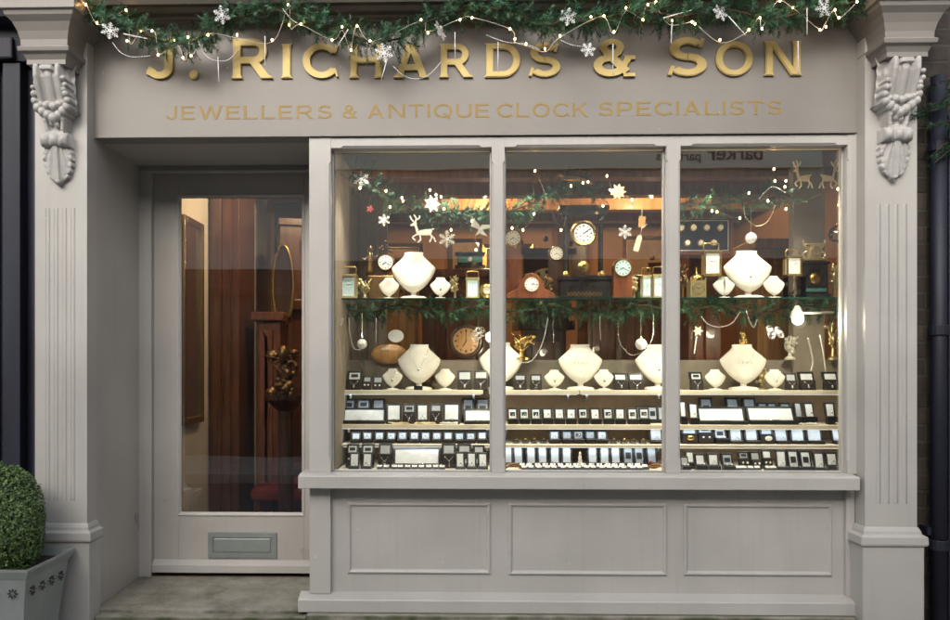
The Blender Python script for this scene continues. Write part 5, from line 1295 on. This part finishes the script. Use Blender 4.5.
def deer(flip, sc, sy=1):
    b = [[Vector(p) for p in ((-.05, .0), (-.045, -.02), (.03, -.022), (.05, -.005), (.055, .02), (.03, .018), (-.02, .012))],
         [Vector(p) for p in ((-.05, .0), (-.035, .012), (-.05, .05), (-.062, .045))],
         [Vector(p) for p in ((-.05, .04), (-.045, .058), (-.065, .062), (-.09, .045), (-.085, .038))]]
    for p, q_ in (((-.04, -.01), (-.075, -.035)), ((-.075, -.035), (-.055, -.055)), ((-.03, -.01), (-.02, -.05)), ((-.02, -.05), (-.04, -.068)), ((.03, -.01), (.065, -.04)), ((.065, -.04), (.075, -.065)), ((.04, 0), (.05, -.04)), ((.05, -.04), (.035, -.065)),
                  ((-.055, .055), (-.05, .09)), ((-.05, .09), (-.065, .11)), ((-.05, .075), (-.03, .09)), ((-.03, .09), (-.028, .105)), ((-.06, .06), (-.08, .08)), ((-.08, .08), (-.09, .105)), ((.05, .015), (.065, .02))): b.append(sg(p, q_, .009))
    b = [[Vector((q_.x*sc*flip, q_.y*sc*sy)) for q_ in p] for p in b]
    return plate(b, .005)
orn('reindeer', deer(1, .82), 'whiteorn', 424, 232, .22, 'white leaping reindeer ornament in the left pane', 'ornament')
orn('reindeer', deer(1, .62, 1.35), 'tag', 803.5, 178, .30, 'left pale gold reindeer of the pair on the grey column', 'ornament')
orn('reindeer', deer(-1, .62, 1.35), 'tag', 828, 178, .30, 'right pale gold reindeer of the pair beside the grey column', 'ornament')
def butterfly(r):
    P = [[Vector((0, -.2*r)), Vector((-.9*r, .1*r)), Vector((-.7*r, .9*r)), Vector((-.1*r, .3*r))], [Vector((0, -.2*r)), Vector((.9*r, 0)), Vector((1.1*r, .35*r)), Vector((.1*r, .3*r))], [Vector((0, .1*r)), Vector((-.5*r, -.8*r)), Vector((0, -.5*r))], [Vector((0, .1*r)), Vector((.7*r, -.75*r)), Vector((.05*r, -.6*r))]]
    return plate(P, .004)
orn('bird', butterfly(.055), 'whiteorn', 480, 228, .2, 'white bird ornament with raised wings at the left mullion', 'ornament', .3)
bm = ball(ball(NB(), (0, 0, 0), .04, 12, (1.5, .4, .5)), (-.07, 0, .02), .018, 8); tube(bm, [(-.05, 0, .01), (-.07, 0, .02)], .012, 6); tube(bm, [(.04, 0, 0), (.1, 0, -.03)], [.016, .008], 6)
orn('bird', bm, 'bronze', 573, 178, .24, 'dull bronze bird hanging over the portico clock', 'ornament', smooth=True)
for u, v, r, Y, m, lb in ((362,344,.028,.28,'glitter','silver faceted bauble on a ribbon at the left, left pane'),(751,238,.03,.26,'glitter','silver faceted bauble above the large bust, right pane'),(641,344,.032,.3,'glitter','white beaded bauble left of the right mullion'),(838,234,.05,.4,'glitter','large clear bauble at the far right of the right pane')):
    t = thing('bauble', lb, 'bauble', at(u, v, Y), group='baubles in the window')
    bm = NB(); bmesh.ops.create_icosphere(bm, subdivisions=2, radius=r)
    mk('ball', bm, m if r < .05 else 'shelfglass', t); mk('cap', tube(NB(), [(0, 0, r*.95), (0, 0, r*1.2)], r*.2, 8), 'brass', t); mk('ribbon', tube(NB(), [(0, 0, r*1.2), (0, 0, r*1.2+.13)], .0015, 4), 'silver', t)
def filigree(r, seed):
    rf = random.Random(seed); bm = NB()
    for k in range(12):
        a = rf.uniform(0, 2*PI); rr = rf.uniform(.2, .7)*r; c = (rr*math.cos(a), rf.uniform(-.3, .3)*r, rr*math.sin(a)); q_ = r*.34
        tube(bm, [(c[0]+q_*math.cos(b), c[1], c[2]+q_*math.sin(b)) for b in [2*PI*i/12 for i in range(12)]], .0018, 4, closed=True)
    return bm
orn('filigree_heart', filigree(.045, 1), 'silver', 478, 334, .28, 'silver wire filigree heart beside the wall clock', 'ornament')
orn('filigree_ball', filigree(.048, 2), 'silver', 774, 333, .28, 'silver wire filigree ball beside the lamp, right pane', 'ornament')
t = thing('gift_ornament', 'small cream gift box ornament at the left edge, left pane', 'ornament', at(339, 321, .2)); mk('box', xform(B(-.02, .02, -.014, .014, -.02, .02), Matrix.Rotation(.35, 4, 'Y')), 'whiteorn', t, bevel=.002); mk('ribbon', tube(NB(), [(0, 0, .02), (-.01, 0, .05)], .002, 5), 'silver', t)
t = thing('luggage_tag', 'long cream paper tag hanging right of the portico clock', 'tag', at(638, 243, .24)); mk('paper', xform(prism(NB(), [(-.014, -.045), (.014, -.045), (.014, .03), (.007, .042), (-.007, .042), (-.014, .03)], -.001, .001, axis='y'), Matrix.Rotation(.28, 4, 'Y')), 'tag', t); mk('string', tube(NB(), [(.012, 0, .04), (.02, 0, .08), (.05, 0, .1)], .0012, 4), 'wire', t)
t = thing('paper_tag', 'tan square tag hanging above the luggage tag, middle pane', 'tag', at(642, 222, .26)); mk('paper', xform(B(-.018, .018, -.001, .001, -.03, .03), Matrix.Rotation(.1, 4, 'Y')), 'oak', t); mk('string', tube(NB(), [(0, 0, .03), (0, 0, .07)], .001, 4), 'wire', t)
# bead strings inside
G2 = 'bead strings hanging in the window'
for uv, Y, lb, m in [([(349,318),(350,335),(354,348),(360,350)], .2, 'silver bead loop beside the bauble, left pane', 'bead'), ([(338,330),(340,350),(342,372)], .18, 'bead drop hanging at the left edge, left pane', 'whiteorn'), ([(376,318),(376,342)], .25, 'short bead drop under the glass shelf, left pane', 'bead'),
                     ([(548,318),(544,338),(537,354),(529,362),(519,362)], .24, 'long bead loop left of the middle large bust', 'bead'), ([(553,320),(553.5,343)], .26, 'thin straight drop left of the middle large bust', 'silver'), ([(600,316),(600,328),(601,340)], .26, 'white bead drop above the middle small bust', 'whiteorn'),
                     ([(618,322),(619,340),(625,350),(633,355),(645,350),(652,338),(653,322)], .24, 'silver ring-shaped bead loop right of the middle bust', 'silver'), ([(653.5,314),(653.5,335)], .22, 'white bead drop by the right mullion', 'whiteorn'),
                     ([(701,316),(708,324),(720,327),(732,323),(740,312)], .24, 'bead swag under the glass shelf, right pane', 'bead'), ([(746,310),(750,322),(754,327),(757,320)], .24, 'small bead loop above the right large bust', 'bead'),
                     ([(744,205),(746,218),(757,226),(768,221),(775,206)], .22, 'gold bead necklace loop over the bauble, right pane', 'palebrass'), ([(758,200),(772,187),(786,193)], .22, 'pale bead swag at the top, right pane', 'bead'), ([(640,234),(650,238),(660,230),(664,215)], .24, 'bead swag beside the luggage tag, middle pane', 'bronze')]:
    bead_string(uv, Y, lb, G2, m, .0026, .0062)
# desk lamp with bright bulb, cables
t = thing('clip_lamp', 'white clip-on spot lamp with glowing bulb and jointed arm, right pane', 'lamp', at(797, 319, .26))
mk('bulb', ball(NB(), (0, -.01, 0), .03, 14, (1, .9, 1.05)), 'lampglow', t, smooth=True)
mk('shade', lathe(NB(), [(.034, .0), (.028, .03), (.014, .05), (.01, .062)], 16, (0, 0, .008)), 'wire', t, smooth=True)
mk('arm', tube(NB(), [(0, 0, .055), (.012, .0, .062), (.03, 0, .032), (.2, .02, .035)], .006, 8), 'wire', t, smooth=True)
ld = bpy.data.lights.new('lamp', 'POINT'); ld.energy = 3.5; ld.color = (1, .86, .62); ld.shadow_soft_size = .03
l = bpy.data.objects.new('lamp_light', ld); COL.objects.link(l); l.parent = t; l.location = (0, -.05, -.02)
for u_, v_, lb in ((490.5, 337, 'glowing round lamp half hidden behind the left mullion'), (671.5, 340, 'glowing round lamp half hidden behind the right mullion')):
  t = thing('clip_lamp', lb, 'lamp', at(u_, v_, .24))
  ld = bpy.data.lights.new('lamp', 'POINT'); ld.energy = 3.5; ld.color = (1, .86, .62); ld.shadow_soft_size = .03
  l = bpy.data.objects.new('lamp_light', ld); COL.objects.link(l); l.parent = t; l.location = (0, -.06, -.01)
  mk('bulb', ball(NB(), (0, 0, 0), .026, 14), 'lampglow', t, smooth=True); mk('arm', tube(NB(), [(.0, .02, .02), (.03, .03, .08)], .005, 8), 'wire', t)
for i, (uv, lb) in enumerate((([(808,338),(811,350),(813,362),(811,371)], 'white lamp cable hanging above the right boxes'), ([(820,335),(823,350),(826,372)], 'second white cable right of the filigree ball'), ([(842,305),(840,340),(839,380),(841,420),(843,468)], 'long white cable down the right edge of the right pane'))):
    P = [at(u, v, .19+.02*i) for u, v in uv]; solo('cable', tube(NB(), spline([p-P[0] for p in P], 6), .0028 if i == 2 else .004, 6), 'whiteorn', lb, 'cable', P[0], 'white cables in the right pane', smooth=True)
# gilt clutter
def clutter(u, v0, v1, Y, z, label, seed, m='brass', wd=.05):
    rr = random.Random(seed); p = at(u, v1, Y); h_ = at(u, v0, Y).z-z; t = thing('gilt_ornament', label, 'ornament', (p.x, Y, z), group='gilt ornaments in the window')
    mk('base', lathe(NB(), [(wd*.7, 0), (wd*.7, .01), (wd*.3, .02), (wd*.2, h_*.3)], 16), m, t)
    bm = NB()
    for k in range(14): tube(bm, spline([(0, 0, h_*.28), (rr.uniform(-wd, wd)*.6, rr.uniform(-.02, .02), h_*.55), (rr.uniform(-wd, wd), rr.uniform(-.02, .02), h_*rr.uniform(.6, 1))], 4), .004, 5)
    for k in range(8): ball(bm, (rr.uniform(-wd, wd), rr.uniform(-.02, .02), h_*rr.uniform(.3, .9)), rr.uniform(.006, .014), 8)
    mk('sprays', bm, m, t, smooth=True)
clutter(521, 330, 360, .5, Z(360, .56)+.0005, 'gilt spray ornament behind the left mullion bust', 1, wd=.075)
clutter(743, 331, 360, .5, Z(360, .56)+.0005, 'gilt figurine rising behind the right large bust', 2, wd=.022)
clutter(790, 335, 360, .5, Z(360, .56)+.0005, 'pale lace-like ornament below the clip lamp', 3, 'whiteorn', .04)
clutter(833, 320, 360, .5, Z(360, .56)+.0005, 'pale gilt ornament at the far right below the glass shelf', 4, 'palebrass', .04)
clutter(365, 278, 298, .42, GZ, 'green-gold flower ornament beside the far left carriage clock', 5, 'palebrass', .04)
clutter(762, 366, 390, .50, SH['A'], 'small gilt ornament behind the right large bust foot', 6, 'palebrass', .03)
clutter(431, 372, 390, .50, SH['A'], 'small bronze ornament right of the left large bust foot', 7, 'bronze', .03)

for k_, (u_, v_, m_, wd_, nm_) in enumerate(((400, 272, 'bronze', .03, 'dark bronze ornament between the figural clock and the large bust'), (455, 274, 'palebrass', .028, 'pale gilt ornament left of the slim carriage clock'), (500, 268, 'brass', .03, 'gilt ornament at the left end of the middle glass shelf'),
        (549, 276, 'bronze', .025, 'bronze ornament between hump-backed and portico clocks'), (634, 274, 'palebrass', .022, 'small gilt ornament left of the carriage clock pair'), (683, 262, 'bronze', .03, 'bronze ornament at the left end of the right glass shelf'), (835, 262, 'palebrass', .03, 'gilt ornament at the right end of the right glass shelf'))):
    clutter(u_, v_, 298, .47 if u_ != 756 else .5, GZ, nm_, 40+k_, m_, wd_)
# ================================================================== ACROSS THE STREET (seen mirrored in the glass)
op = thing('office_building', 'pale rendered office building across the street with a lettered fascia', 'building', (0, -7.2, 0))
mk('wall', B(-14, 14, -.5, 0, 3.0, 5.0), 'render', op); mk('ground_floor', B(-14, 14, -.5, -.02, 0, 3.0), 'oppdark', op)
mk('sign_band', B(-5.4, 5.2, .0, .06, 4.3, 4.85), 'signpale', op)
for body, size, xx_, off in (('barker', .30, 4.36, .004), ('partners', .19, 3.47, .0)):
    tc = bpy.data.curves.new('sign_text', 'FONT'); tc.body = body; tc.size = size; tc.extrude = .004; tc.offset = off
    tmp = bpy.data.objects.new('tmp', tc); COL.objects.link(tmp); bpy.context.view_layer.update()
    me = bpy.data.meshes.new_from_object(tmp.evaluated_get(bpy.context.evaluated_depsgraph_get())); bpy.data.objects.remove(tmp)
    to = bpy.data.objects.new('sign_word', me); COL.objects.link(to); to.parent = op; to.rotation_euler = (PI/2, 0, PI); to.location = (xx_, .066, 4.42); me.materials.clear(); me.materials.append(M['signtext'])
for i in range(9):
    x = -12+i*3
    wn = mk('shop_window', B(x-1.2, x+1.2, -.01, .02, .5, 2.7), 'darkwood', op, bevel=.01); mk('pane', B(x-1.1, x+1.1, .021, .026, .6, 2.6), 'oppglass', wn)
